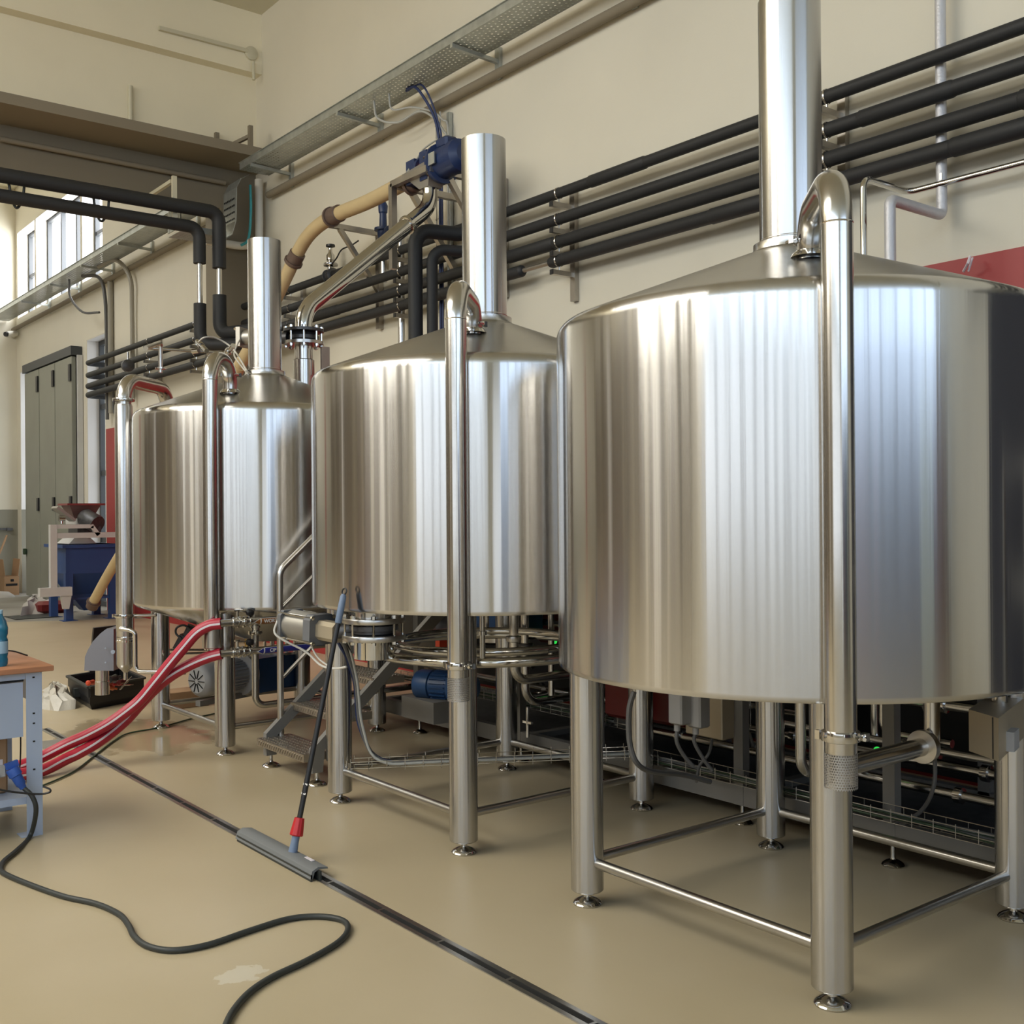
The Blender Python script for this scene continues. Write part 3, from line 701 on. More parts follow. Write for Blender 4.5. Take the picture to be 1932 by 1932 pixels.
TY = 3.57
t3 = tank('front brewing tank at the right, largest in view, cone roof and tall chimney', -2.713, TY, .990)
vent(t3, -2.713, TY, -2.004, 2.864, .49, cla=.55)
t2 = tank('middle brewing tank with cone roof and chimney, squeegee leaning on it', -4.753, TY, 1.124)
vent(t2, -4.753, TY, -4.041, 2.869, .46, cla=.5)
t1 = tank('rear brewing tank beside the red hoses, conical underside, diagonal chute behind', -7.48, TY, .968, conic=True)
vent(t1, -7.48, TY, -6.79, 2.85, .66, zb=.72, strainer=False)
obj('pipe_socket', MB().lathe([(.053,.885),(.062,.875),(.062,.735),(.058,.73),(.03,.73)], (-6.79,2.85,0), n=28, cap=False), m_satin, t1)
obj('socket_ring', MB().lathe([(.05,.89),(.066,.889),(.068,.88),(.062,.872)], (-6.79,2.85,0), n=28, cap=False), m_chrome, t1)
p = at(1713, 500, y=4.05); shell_knob(t3, (p.x, p.y, cone_z(sqrt((p.x+2.713)**2+(p.y-TY)**2))-.005), 1.05)
p = at(1041, 628, y=4.1); shell_knob(t2, (p.x, p.y, cone_z(sqrt((p.x+4.753)**2+(p.y-TY)**2))-.005), 1.05)
# U shaped hooks welded to legs
def uhook(parent, x, y, z, s=1.):
    obj('cable_hook', MB().tube([(x,y,z+.05*s),(x,y,z),(x+.028*s,y,z),(x+.028*s,y,z+.04*s)], .0035, 8, .012), m_chrome, parent)
q = at(662, 1450, y=2.98); uhook(t2, q.x-.01, q.y-.02, q.z, .9)
q = at(312, 1236, y=2.97); uhook(t1, q.x, q.y-.02, q.z, .8)

# ------------------------------------------------------------------ vapour condenser column at the rear tank
cx, cy = -8.122, 2.737
co = thing('condenser_column', 'slim upright stainless condenser column left of the rear tank with hooked top pipe', 'column', (cx, cy, .5))
zt = 2.36; rr = .062
u = (Vector((-7.48,TY,0))-Vector((cx,cy,0))).normalized()
q = at(316, 745, y=3.25); N = Vector((q.x, q.y, 0)); rn_ = (N-Vector((-7.48,TY,0))).length
obj('column_body', MB().lathe([(.018,.435),(.03,.45),(.056,.475),(.0645,.50),(.0645,1.0),(.0645,1.6),(.0645,2.41),(.060,2.425)], (cx,cy,0), n=40), m_leg, co)
ze = 2.615
el = obj('top_elbow', MB().tube([(cx,cy,2.42),(cx,cy,ze),(N.x,N.y,ze),(N.x,N.y,cone_z(rn_)-.03)], .055, 28, .16, 10), m_pipe, co)
obj('top_flange', MB().lathe([(.062,2.445),(.077,2.447),(.080,2.458),(.077,2.47),(.056,2.472)], (cx,cy,0), n=32, cap=False), m_chrome, co)
clamp(co, cx, cy, .855, .064, 4.0, .014)
obj('weld_band', MB().lathe([(.0645,.66),(.067,.663),(.067,.677),(.0645,.68)], (cx,cy,0), n=32, cap=False).lathe([(.0645,.695),(.066,.698),(.0645,.705)], (cx,cy,0), n=32, cap=False), m_chrome, co)
obj('drain_stub', MB().cyl((cx,cy,.38), (cx,cy,.44), .015), m_pipe, co)
obj('support_rod', MB().cyl((cx+.04,cy+.03,.855), (-8.02,2.93,.855), .012), m_pipe, co)
mb = MB().tube([(cx+.04,cy-.05,.765),(cx+.10,cy+.0,.755),(cx+.125,cy+.03,.74),(cx+.125,cy+.03,.45),(cx+.40,cy+.30,.45)], .017, 14, .05)
obj('overflow_line', mb, m_chrome, co)
obj('rear_tube', MB().tube([(cx-.12,cy+.04,.9),(cx-.12,cy+.04,2.12),(cx-.02,cy+.05,2.12)], .014, 12, .04), m_chrome, co)
clamp(co, cx-.12, cy+.04, 1.30, .014, 3.6, .01)
# grey blower elbow with outlet tube hanging at the left of the column
mb = MB(); pr = []
p0 = at(205, 1190, d=8.2); p1 = at(163, 1240, d=8.2); p2 = at(163, 1264, d=8.2); p3 = at(215, 1264, d=8.2)
eye2 = (p3-p2).normalized(); dep = Vector((f_.x,f_.y,0)).normalized()
pts = [p2, p3+eye2*.0]; 
arc = [at(163,1264,d=8.2), at(218,1264,d=8.2), at(218,1186,d=8.2), at(205,1185,d=8.2), at(193,1194,d=8.2), at(179,1209,d=8.2), at(170,1224,d=8.2), at(164,1238,d=8.2)]
A = [p-dep*.04 for p in arc]; B = [p+dep*.16 for p in arc]
bl = thing('blower_elbow', 'flat grey sheet metal duct elbow with round outlet tube beside the condenser column', 'duct', (cx-.2, cy+.05, .3))
obj('elbow_box', MB().loft(A, B), mat('blue_grey_sheet', (.25,.26,.31), .4, .5), bl)
c = at(190, 1264, d=8.22)
obj('outlet_tube', MB().lathe([(.049,0),(.049,-.085),(.053,-.09),(.053,-.19),(.047,-.19)], c+dep*.03, n=28, cap=False), m_pipe, bl)
obj('bolt', MB().cyl(at(213,1230,d=8.14), at(213,1230,d=8.10), .016, 10).cyl(at(199,1223,d=8.14), at(199,1223,d=8.11), .006, 8).cyl(at(199,1250,d=8.14), at(199,1250,d=8.11), .006, 8), m_chrome, bl)

# slim cleaning pipes and air lines on top of the rear tank
mb = MB().tube([at(303,703,y=3.15), at(303,647,y=3.15), at(275,657,y=2.7)], .017, 12, .03)
cp = thing('cleaning_pipe', 'slim bent steel cleaning pipe standing on the left elbow of the rear tank', 'pipe', at(303,703,y=3.15))
obj('pipe', mb, m_pipe, cp); p = at(303, 695, y=3.15); obj('clamp', MB().lathe([(.02,-.008),(.042,-.006),(.042,.006),(.02,.008)], p, n=20), m_chrome, cp)
a = at(280,657,y=3.2); b = at(440,667,y=3.9)
obj('cross_pipe', MB().cyl(a, b, .012), m_pipe, cp)
p = at(368,662,y=3.55); obj('union', MB().cyl(p-Vector((.04,0,0)), p+Vector((.04,0.02,0)), .022, 12), m_chrome, cp)
p = at(241, 690, y=5.4)
sv = thing('small_valve', 'small dark valve with upright steel stem on the black pipes, far left', 'valve', p)
obj('body', MB().lathe([(.05,-.05),(.09,-.03),(.09,.03),(.05,.05)], p, (1,0,0), 16), m_iron, sv); obj('stem', MB().cyl(p+Vector((0,0,.05)), p+Vector((0,0,.2)), .018), m_pipe, sv)
# pneumatic actuator behind the rear chimney with thin hoses
p = at(462, 637, y=3.9)
pa = thing('air_actuator', 'grey square pneumatic cylinder behind the rear chimney', 'actuator', p)
obj('cylinder', MB().cyl(p, p+Vector((.26,.16,-.01)), .062), m_alu, pa)
mb = MB(); dd = Vector((.26,.16,-.01)).normalized(); pp = dd.cross(Vector((0,0,1))).normalized()
q4 = [p+pp*.075*i+Vector((0,0,.08*j)) for i,j in ((-1,-1),(1,-1),(1,1),(-1,1))]
mb.loft([v-dd*.04 for v in q4], q4); obj('end_plate', mb, m_alu, pa)
mb = MB()
for i,j in ((-1,-1),(1,-1),(1,1),(-1,1)):
    v = p+pp*.062*i+Vector((0,0,.067*j)); mb.cyl(v-dd*.06, v-dd*.04, .012, 8)
obj('bolt', mb, m_chrome, pa)
cable('air_hose', [p-dd*.04, at(447,652,y=3.75), at(442,670,y=3.7), at(455,690,y=3.6), at(468,706,y=3.4)], .007, m_clear, 'thin pale air hose from the grey actuator down to the rear tank roof', 'hose')
cable('air_hose', [at(375,645,y=3.4), at(385,637,y=3.4), at(405,637,y=3.5), at(430,650,y=3.6), at(447,668,y=3.6), at(466,700,y=3.4)], .007, m_clear, 'thin pale air hose arching over the rear tank roof', 'hose')
for i,(a,b) in enumerate((((372,644),(390,662)), ((426,668),(440,652)))):
    A_, B_ = at(*a,y=3.5), at(*b,y=3.5)
    solo('hose_fitting', MB().cyl(A_, B_, .02, 12).cyl(A_+(B_-A_)*.3, A_+(B_-A_)*.5, .028, 12), m_chrome, ['slanted steel hose fitting left of the hooked vent pipe of the rear tank','slanted steel hose fitting right of the hooked vent pipe of the rear tank'][i], 'fitting')

# ================================================================== CHUTE, CONVEYOR, MOTOR
ix, iy = at(573, 660, y=3.95).x, 3.95
ch = thing('grain_inlet', 'upright steel grain inlet with flanged black shut off valve on the rear tank roof', 'valve', (ix, iy, 2.5))
zv0, zv1 = at(573, 648, y=iy).z, at(573, 632, y=iy).z
obj('inlet_pipe', MB().lathe([(.082,2.35),(.082,at(573,680,y=iy).z),(.070,at(573,678,y=iy).z),(.070,zv0)], (ix,iy,0), n=32, cap=False), m_pipe, ch)
zt_ = zv1+.02
obj('lower_flange', MB().lathe([(.07,zv0-.012),(.155,zv0-.012),(.155,zv0+.012),(.07,zv0+.012)], (ix,iy,0), n=32, cap=False), m_satin, ch)
obj('valve_body', MB().lathe([(.09,zv0+.012),(.115,zv0+.03),(.115,zt_-.03),(.09,zt_-.0)], (ix,iy,0), n=24), m_iron, ch)
obj('upper_flange', MB().lathe([(.07,zt_),(.155,zt_),(.155,zt_+.022),(.07,zt_+.022)], (ix,iy,0), n=32, cap=False), m_iron, ch)
for k in range(8):
    mb = MB(); a = 2*pi*(k+.4)/8; X, Y = ix+.135*cos(a), iy+.135*sin(a); mb.cyl((X,Y,zv0-.035),(X,Y,zt_+.045),.009,8); mb.cyl((X,Y,zt_+.022),(X,Y,zt_+.04),.018,8); mb.cyl((X,Y,zv0-.03),(X,Y,zv0-.012),.018,8); obj('bolt', mb, m_chrome, ch)
obj('valve_neck', MB().cyl((ix-.05,iy-.1,(zv0+zt_)/2), (ix-.16,iy-.16,(zv0+zt_)/2), .045, 14).cyl((ix-.16,iy-.16,(zv0+zt_)/2),(ix-.19,iy-.175,(zv0+zt_)/2),.07,14), m_iron, ch)
obj('sensor_plate', MB().bar((ix+.12,iy+.12,zv0-.03),(ix+.12,iy+.12,zv0-.24),.02,.07), m_square, ch)
# diagonal chute
YM = 5.28
top = at(812, 352, y=YM); mx_, my_ = top.x, top.y
pts = [(ix,iy,zt_+.02),(ix,iy,zt_+.17), (mx_, my_, at(812,378,y=YM).z-.05), (mx_,my_,top.z)]
dc = thing('grain_chute', 'long diagonal bright steel chute from the blue conveyor motor down to the rear tank', 'chute', (ix, iy, zt_))
obj('chute_pipe', MB().tube([Vector(p) for p in pts], .066, 28, .24, 9), m_chrome, dc)
v0, v1 = Vector(pts[1]), Vector(pts[2]); dv = (v1-v0).normalized(); pc = v1-dv*.34
obj('clamp', MB().lathe([(.066,-.02),(.08,-.016),(.083,0),(.08,.016),(.066,.02)], pc, dv, 28, False).box((pc.x+.03,pc.y-.11,pc.z-.12),(pc.x+.06,pc.y-.07,pc.z-.06)), m_chrome, dc)
# hopper above the chute
mo = thing('conveyor_motor', 'navy blue conveyor gear motor with steel outlet hopper on a wall frame', 'motor', (mx_, my_, top.z))
zh0, zh1 = top.z-.02, at(800, 330, y=YM).z+.02
A = [(mx_+sx*.07, my_+sy*.07, zh0) for sx,sy in ((-1,-1),(1,-1),(1,1),(-1,1))]
B = [(mx_-.27, my_-.12, zh1-.0),(mx_+.17, my_-.12, zh1+.03),(mx_+.17, my_+.12, zh1+.03),(mx_-.27, my_+.12, zh1-.0)]
obj('outlet_hopper', MB().loft([Vector(p) for p in A],[Vector(p) for p in B]), m_alu, mo)
def P_(u, v, y=5.30): return at(u, v, y=y)
ax0 = P_(785, 333); ax1 = P_(868, 293); axd = (ax1-ax0).normalized()
Lx = (ax1-ax0).length
obj('housing', MB().bar(ax0+axd*.0, ax0+axd*Lx*.20, .21, .21), m_blue, mo)
obj('orange_coupling', MB().lathe([(.095,0),(.095,Lx*.16)], ax0+axd*Lx*.20, axd, 24), m_orange, mo)
obj('housing_ring', MB().lathe([(.125,0),(.13,.01),(.13,.03),(.125,.04)], ax0+axd*Lx*.20, axd, 28), m_blue, mo)
obj('gearbox', MB().bar(ax0+axd*Lx*.34, ax0+axd*Lx*.5, .23, .25), m_blue, mo)
obj('flange_face', MB().lathe([(.11,0),(.125,.02),(.125,.09),(.10,.11)], ax0+axd*Lx*.46, axd, 28), m_greyp, mo)
mt = obj('motor', MB().lathe([(.165,0),(.17,.01),(.17,.045),(.135,.055),(.13,.22),(.14,.23),(.135,.31),(.08,.36),(0,.365)], ax0+axd*Lx*.56, axd, 32), m_blue, mo)
c = ax0+axd*Lx*.62
obj('terminal_box', MB().box(c+Vector((-.02,-.07,.10)), c+Vector((.15,.08,.20)), .02), m_blue, mt)
cc = ax0+axd*Lx*.60+Vector((.02,-.15,-.0)); obj('name_plate', MB().bar(cc, cc+axd*.09, .012, .10), m_galv, mt)
mb = MB(); s_ = axd.cross(Vector((0,0,1))).normalized(); w_ = s_.cross(axd)
for k in range(6):
    a = 2*pi*k/6+.3; q = ax0+axd*Lx*.555+(s_*cos(a)+w_*sin(a))*.145; mb.cyl(q-axd*.03, q, .014, 8)
obj('bolt', mb, m_chrome, mt)
obj('plate', MB().bar(ax0+Vector((.06,-.13,-.02)), ax0+Vector((.10,-.13,-.0)), .006, .06), m_galv, mo)
cable('motor_cable', [c+Vector((0,-.05,.2)), c+Vector((-.25,-.05,.16)), c+Vector((-.42,-.03,.02)), c+Vector((-.36,.0,-.06)), c+Vector((-.12,.0,-.05))], .008, m_cabl, 'thin cable loop beside the blue conveyor motor')
# wall frame carrying the head
fr = thing('mounting_frame', 'square tube wall frame with diagonal braces carrying the blue motor', 'bracket', (mx_, 5.6, 3.6))
zf = zh1-.05
for k, x in enumerate((mx_-.42, mx_+.15)):
    y_f = 5.16
    obj('arm', MB().bar((x, y_f, zf), (x, 5.99, zf), .055), m_square, fr)
    obj('diagonal', MB().bar((x, y_f+.2, zf-.03), (x, 5.97, zf-.85), .05), m_square, fr)
    obj('upright', MB().bar((x, 5.965, zf+.06), (x, 5.965, zf-1.0), .06), m_square, fr)
obj('cross_member', MB().bar((mx_-.42, 5.16, zf), (mx_+.15, 5.16, zf), .055), m_square, fr)
obj('post', MB().bar((mx_-.42, 5.16, zf), (mx_-.42, 5.16, zf-.75), .055), m_square, fr)
# beige conveyor tube
def CP(u, v, y): return at(u, v, y=y)
a_ = ax0 - axd*.0
tpts = [a_, CP(700,378,5.30), CP(640,403,5.30), CP(605,423,5.3), CP(580,447,5.3), CP(560,480,5.3), CP(541,520,5.28), CP(500,605,5.25), CP(452,690,5.2)]
mill = Vector((-17.55, 5.2, .35))
tp = smooth_path(tpts+[CP(440,712,5.2), CP(300,930,5.15), CP(215,1066,5.05), CP(174,1140,4.95)], 6)
cv = thing('conveyor_tube', 'long beige flexible conveyor tube rising from the mill to the blue motor', 'tube', CP(541,520,5.28))
obj('tube', MB().tube(tp, .07, 18), m_beige, cv)
def sleeve(p, q):
    d = (q-p).normalized()
    obj('tube_clamp', MB().lathe([(.072,0),(.085,.005),(.085,(q-p).length-.005),(.072,(q-p).length)], p, d, 20, False).lathe([(.085,.02),(.10,.02),(.10,.05),(.085,.05)], p, d, 20, False), m_browning, cv)
sleeve(CP(769,350,5.28), CP(785,343,5.3)); sleeve(CP(622,411,5.30), CP(641,402,5.30)); sleeve(CP(551,499,5.29), CP(562,477,5.3)); sleeve(CP(178,1133,4.96), CP(173,1146,4.95))
X = at(720,442,y=6).x; zA = at(720,442,y=6).z
wb = thing('mounting_frame', 'square tube wall bracket with one diagonal under the beige conveyor tube bend', 'bracket', (X, 5.98, zA-.5))
obj('arm', MB().bar((X,5.30,zA),(X,5.99,zA),.05), m_square, wb)
obj('diagonal', MB().bar((X,5.5,zA-.02),(X,5.97,zA-.62),.045), m_square, wb)
obj('upright', MB().bar((X,5.97,zA+.04),(X,5.97,zA-1.0),.06), m_square, wb)
obj('hanger', MB().tube([(X,5.33,zA+.02),(X,5.33,zA+.1)], .008, 8), m_pipe, wb)

# regulator and relief valve on the topmost black pipe
p = at(624, 532, y=YP)
rg = thing('pressure_regulator', 'steel pressure regulator with black knob on the topmost black pipe', 'valve', p)
z0 = PZ[0]
obj('body', MB().lathe([(.055,-.07),(.075,-.06),(.075,-.05),(.05,-.045),(.05,.045),(.075,.05),(.075,.06),(.055,.07)], (p.x,p.y,z0), (1,0,0), 20), m_iron, rg)
obj('bonnet', MB().lathe([(.035,.04),(.035,.09),(.075,.10),(.08,.11),(.08,.125),(.07,.135),(.035,.14),(.035,.16),(.045,.165),(.045,.22),(.03,.24),(.02,.26),(.02,.3)], (p.x,p.y,z0), n=24), m_chrome, rg)
obj('knob', MB().lathe([(.01,.3),(.05,.315),(.05,.335),(.02,.345),(0,.345)], (p.x,p.y,z0), n=20), m_black, rg)
cable('impulse_line', [(p.x+.06,p.y-.02,z0+.11),(p.x+.22,p.y-.05,z0+.14),(p.x+.3,p.y-.03,z0+.22),(p.x+.45,p.y,z0+.24),(p.x+.6,p.y,z0+.26)], .008, m_black, 'thin wavy black line from the pressure regulator', 'tube')
p = at(723, 440, y=5.85)
rv = thing('relief_valve', 'small navy blue safety valve on a steel stub behind the diagonal chute', 'valve', p)
obj('body', MB().lathe([(.045,-.12),(.06,-.02),(.06,.02),(.09,.025),(.09,.05),(.04,.06),(.035,.2),(.045,.21),(.05,.28),(.02,.34),(0,.34)], p, n=24), m_blue, rv)
obj('side_outlet', MB().cyl(p+Vector((0,0,-.03)), p+Vector((.16,0,-.03)), .05).cyl(p+Vector((.13,0,-.03)), p+Vector((.16,0,-.03)), .08), m_blue, rv)
obj('stub', MB().cyl(p+Vector((0,0,-.5)), p+Vector((0,0,-.1)), .035), m_pipe, rv)

# pipes from the wall down to the front tank
xw = -3.40
zb_ = at(1768, 400, y=5.86).z
iw = at(1674, 362, y=5.35)
mb = MB().tube([(xw,5.88,7.8),(xw,5.88,zb_-.02),(xw,5.35,zb_-.02),(xw,5.35,1.2)], .031, 16, .035)
solo('silver_insulated_pipe', mb, m_insul, 'silver wrapped pipe coming down the wall and out behind the front tank', 'pipe')
zs = at(1932, 306, y=5.86).z
mb = MB().tube([(2.5,5.86,zs),(xw-.2,5.86,zs),(xw-.2,5.4,zs),(xw-.2,5.4,1.2)], .019, 14, .06)
solo('steel_pipe', mb, m_chrome, 'slim bright steel pipe along the wall below the black pipes, dropping behind the front tank', 'pipe')
p = at(1775, 334, y=5.86); solo('pipe_clip', MB().box((p.x-.012,5.85,p.z-.02),(p.x+.012,5.9,p.z+.02)), m_pipe, 'small steel pipe clip where the slim wall pipe crosses the silver pipe', 'clip')
a = at(1818, 512, y=5.9); b = at(1830, 484, y=5.9)
solo('plastic_tie', MB().tube([a, at(1826,497,y=5.85), b], .008, 6).tube([at(1827,512,y=5.9), at(1835,486,y=5.88)], .006, 6), m_white, 'white plastic strap hanging over the edge of the red wall band', 'strap')

# added unseen blocks behind the camera's right, darkening the front tank's mirror image
m_cab = mat('dark_violet_block_paint', (.035, .035, .06), .5); m_cabg = mat('pale_green_block_paint', (.42, .50, .44), .5); m_cabr = mat('maroon_block_paint', (.10, .02, .03), .5)
kb = thing('added_mirror_block', 'added row of tall dark blocks out of view, mirrored in the front tank', 'cabinet', (6.6, 1.5, 0))
obj('body', MB().box((6.2,-2.2,0),(7.0,5.3,2.75)), m_cab, kb)
obj('mirror_block_panel', MB().box((6.17,3.35,.1),(6.2,4.35,2.7)), m_cabg, kb)
obj('mirror_block_panel', MB().box((6.17,4.45,.1),(6.2,5.2,2.7)), m_cabr, kb)
obj('mirror_block_panel', MB().box((6.17,-.9,.1),(6.2,-.2,2.7)), m_cabr, kb)
obj('mirror_block_panel', MB().box((6.17,.2,.1),(6.2,.5,2.7)), m_cabr, kb)

# ================================================================== HOSES AND MANIFOLDS
def hose(label, pts):
    t = thing('red_hose', label, 'hose', pts[-1], 'red food hoses from the manifolds to the bench')
    P = smooth_path(pts, 5); r = .037
    obj('hose_body', MB().tube(P, r, 20), m_red, t)
    # printed white stripe following the side that faces the aisle
    mb = MB(); vs = []; fs = []; m = 5
    for i, p in enumerate(P):
        d = (P[min(i+1,len(P)-1)]-P[max(i-1,0)]).normalized(); q = Vector((.74,-.60,.10)); q = (q-d*q.dot(d)).normalized(); s = d.cross(q)
        for k in range(m): a = radians(-10+20*k/(m-1)-6); vs.append(p+(q*cos(a)+s*sin(a))*(r+.0008))
    for i in range(len(P)-1):
        for k in range(m-1): fs.append((i*m+k, i*m+k+1, (i+1)*m+k+1, (i+1)*m+k))
    obj('white_stripe', mb.add(vs, fs), m_white, t)
    return t
def HP(u, v, d): 
    p = at(u, v, d=d); p.z = max(p.z, .045); return p
hA = [(418,1176,7.0),(395,1180,7.0),(371,1194,7.0),(346,1222,7.0),(320,1253,7.0),(291,1289,7.0),(265,1320,7.0),(240,1341,6.98),(206,1365,6.95),(165,1387,6.9),(127,1404,6.85),(84,1426,6.8),(50,1441,6.72),(10,1455,6.65)]
hB = [(418,1233,7.06),(395,1239,7.06),(361,1253,7.06),(325,1273,7.06),(294,1298,7.07),(265,1328,7.08),(240,1356,7.06),(210,1382,7.0),(180,1403,6.92),(150,1420,6.85),(127,1431,6.8),(84,1454,6.66),(46,1469,6.55),(10,1478,6.48)]
hose('red hose with white stripe from the upper manifold pipe, marked WORT, down to the bench', [HP(*q) for q in hA])
hose('red hose with white stripe from the lower manifold pipe, marked CIP, down to the bench', [HP(*q) for q in hB])

def manifold(u0, v0, dd, word, mcol, lab):
    s = at(u0, v0, d=dd)
    t = thing('manifold_pipe', lab, 'pipe', s)
    X, Z = s.x, s.z; Y = s.y
    obj('hose_tail', MB().cyl((X,Y-.02,Z),(X,Y+.07,Z),.024,18), m_pipe, t)
    mb = MB()
    for yy, r in ((.07,.034),(.092,.030),(.112,.037),(.145,.037),(.165,.03),(.188,.036)): mb.lathe([(.024,-.009),(r,-.007),(r,.007),(.024,.009)], (X,Y+yy,Z), (0,1,0), 18)
    mb.cyl((X,Y+.06,Z),(X,Y+.20,Z),.026,18); obj('valve_body', mb, m_chrome, t)
    mb = MB().cyl((X,Y+.10,Z+.02),(X,Y+.10,Z+.075),.010,12).bar((X,Y+.085,Z+.075),(X,Y+.12,Z+.077),.018,.010).bar((X,Y+.10,Z+.072),(X,Y+.17,Z+.062),.012,.007)
    obj('handle', mb, m_chrome, t)
    obj('handle_grip', MB().lathe([(.0,0),(.02,.01),(.026,.03),(.02,.05),(0,.06)], (X,Y+.16,Z+.063), (0,.7,-.1), 14), m_black, t)
    obj('pipe', MB().cyl((X,Y+.20,Z),(X,Y+2.2,Z),.024,18), m_pipe, t)
    # arrow shaped label wrapped round the visible side of the pipe
    def wrap(y0, y1, m, name, r=.0255, a0=-70, a1=40, par=t, tipp=False):
        vs = []; fs = []; n = 14; L = 8
        for j in range(L+1):
            for k in range(n+1):
                a = a0+(a1-a0)*k/n; w = abs(k/n-.5)*2
                ys = (y0 + (y1-y0)*j/L) if not tipp else (y1 - (y1-y0)*(1-w)*(1-j/L))
                vs.append((X+r*cos(radians(a)), ys, Z+r*sin(radians(a))))
        for j in range(L):
            for k in range(n): a_ = j*(n+1)+k; fs.append((a_, a_+1, a_+n+2, a_+n+1))
        return obj(name, MB().add(vs, fs), m, par)
    y0 = Y+(.198 if len(word) > 3 else .225)
    wrap(y0+.062, y0+.40, mcol, 'label_band')
    wrap(y0, y0+.057, m_letter, 'arrow_outline', r=.0256, tipp=True)
    wrap(y0+.012, y0+.053, mcol, 'arrow_head', r=.0262, a0=-62, a1=32, tipp=True)
    wrap(y0+.057, y0+.062, m_letter, 'arrow_outline', r=.0256)
    wrap(y0+.062, y0+.40, m_letter, 'label_edge', r=.0258, a0=-72, a1=-66); wrap(y0+.062, y0+.40, m_letter, 'label_edge', r=.0258, a0=36, a1=42)
    tx = text_mesh(word, .031, m_letter, 'lettering', t, (X+.0275, y0+(.078 if len(word) > 3 else .095), Z-.004), (0,1,0), (0,0,1), 'LEFT')
    return t
manifold(420, 1176, 7.0, 'WORT', m_brown, 'steel manifold pipe with butterfly valve and brown arrow label reading WORT')
manifold(420, 1233, 7.06, 'CIP', m_lblue, 'steel manifold pipe with butterfly valve and blue arrow label reading CIP')
q = at(481, 1165, d=7.35)
sp = thing('sampling_pipe', 'upright slim steel pipe with union nut bending away at its foot under the rear tank', 'pipe', (q.x,q.y,.2))
zbot = at(485, 1332, d=7.35).z
obj('pipe', MB().tube([(q.x,q.y,1.02),(q.x,q.y,zbot),(q.x,q.y+1.4,zbot)], .024, 16, .07), m_pipe, sp)
zz = at(481, 1190, d=7.35).z
obj('union', MB().lathe([(.024,-.03),(.045,-.025),(.048,-.02),(.048,.0),(.03,.005),(.03,.02),(.036,.022),(.036,.035),(.024,.04)], (q.x,q.y,zz), n=20), m_chrome, sp)
# brass fittings under the manifold pipes
q2 = at(465, 1205, d=7.2)
solo('brass_fitting', MB().cyl(q2, q2+Vector((0,0,-.05)), .012, 8).cyl(q2+Vector((0,0,-.015)), q2+Vector((0,0,-.03)), .018, 6), mat('brass',(.6,.38,.12),.3,.9), 'small upright brass fitting between the two manifold pipes', 'fitting')

# pump under the rear tank: grey motor, blue gear case
pc = at(405, 1275, d=8.3)
pd = Vector((.62, .78, 0)).normalized(); pd = Vector((.42,.91,0)).normalized()
pm = thing('mash_pump', 'big grey finned electric motor with navy blue gear case under the rear tank', 'pump', (pc.x, pc.y, .3))
A0 = at(373, 1285, d=8.2); A0.z = A0.z
pdir = (at(520, 1285, d=8.9)-A0); pdir.z = 0; LL = pdir.length; pdir.normalize()
R_ = .125
obj('fan_cowl', MB().lathe([(.0,-.01),(.09,-.01),(.115,.01),(R_,.03),(R_,.16)], A0, pdir, 32), m_greyp, pm)
mb = MB(); s_ = pdir.cross(Vector((0,0,1)))
for k in range(10):
    a = 2*pi*k/10; w_ = s_*cos(a)+Vector((0,0,1))*sin(a); mb.bar(A0-pdir*.012+w_*.02, A0-pdir*.012+w_*.085, .004, .012, up=pdir)
obj('fan_grille', mb, m_cop, pm)
mb = MB().lathe([(R_*.88,.16),(R_*.88,.42)], A0, pdir, 32)
for k in range(28):
    a = 2*pi*k/28; w_ = s_*cos(a)+Vector((0,0,1))*sin(a); mb.bar(A0+pdir*.17+w_*R_*.92, A0+pdir*.41+w_*R_*.92, .006, .02, up=w_)
obj('finned_body', mb, m_greyp, pm)
obj('motor_flange', MB().lathe([(R_*.9,.42),(.17,.43),(.175,.47),(.12,.49)], A0, pdir, 32), m_greyp, pm)
c_ = A0+pdir*.45; 
obj('gear_case', MB().bar(A0+pdir*.48+Vector((0,0,-.02)), A0+pdir*(LL+.25)+Vector((0,0,-.02)), .26, .27), m_blue2, pm)
gz = A0.z+.11
g = A0+pdir*(LL+.05)
obj('top_flange', MB().lathe([(.15,gz),(.15,gz+.02),(.05,gz+.02)], (g.x,g.y,0), n=28).lathe([(.09,gz+.2),(.15,gz+.21),(.15,gz+.23),(.04,gz+.235)], (g.x,g.y,0), n=28), m_satin, pm)
mb = MB()
for k in range(6): a = 2*pi*k/6; mb.cyl((g.x+.12*cos(a),g.y+.12*sin(a),gz+.02),(g.x+.12*cos(a),g.y+.12*sin(a),gz+.21),.012,10)
obj('spacer_rod', mb, m_chrome, pm)
obj('foot_rail', MB().bar(A0+Vector((0,0,-.17)), A0+pdir*(LL+.3)+Vector((0,0,-.17)), .05, .04).bar(A0+pdir*.3+Vector((0,0,-.17)), (A0+pdir*.3).to_2d().to_3d(), .04), m_skid, pm)

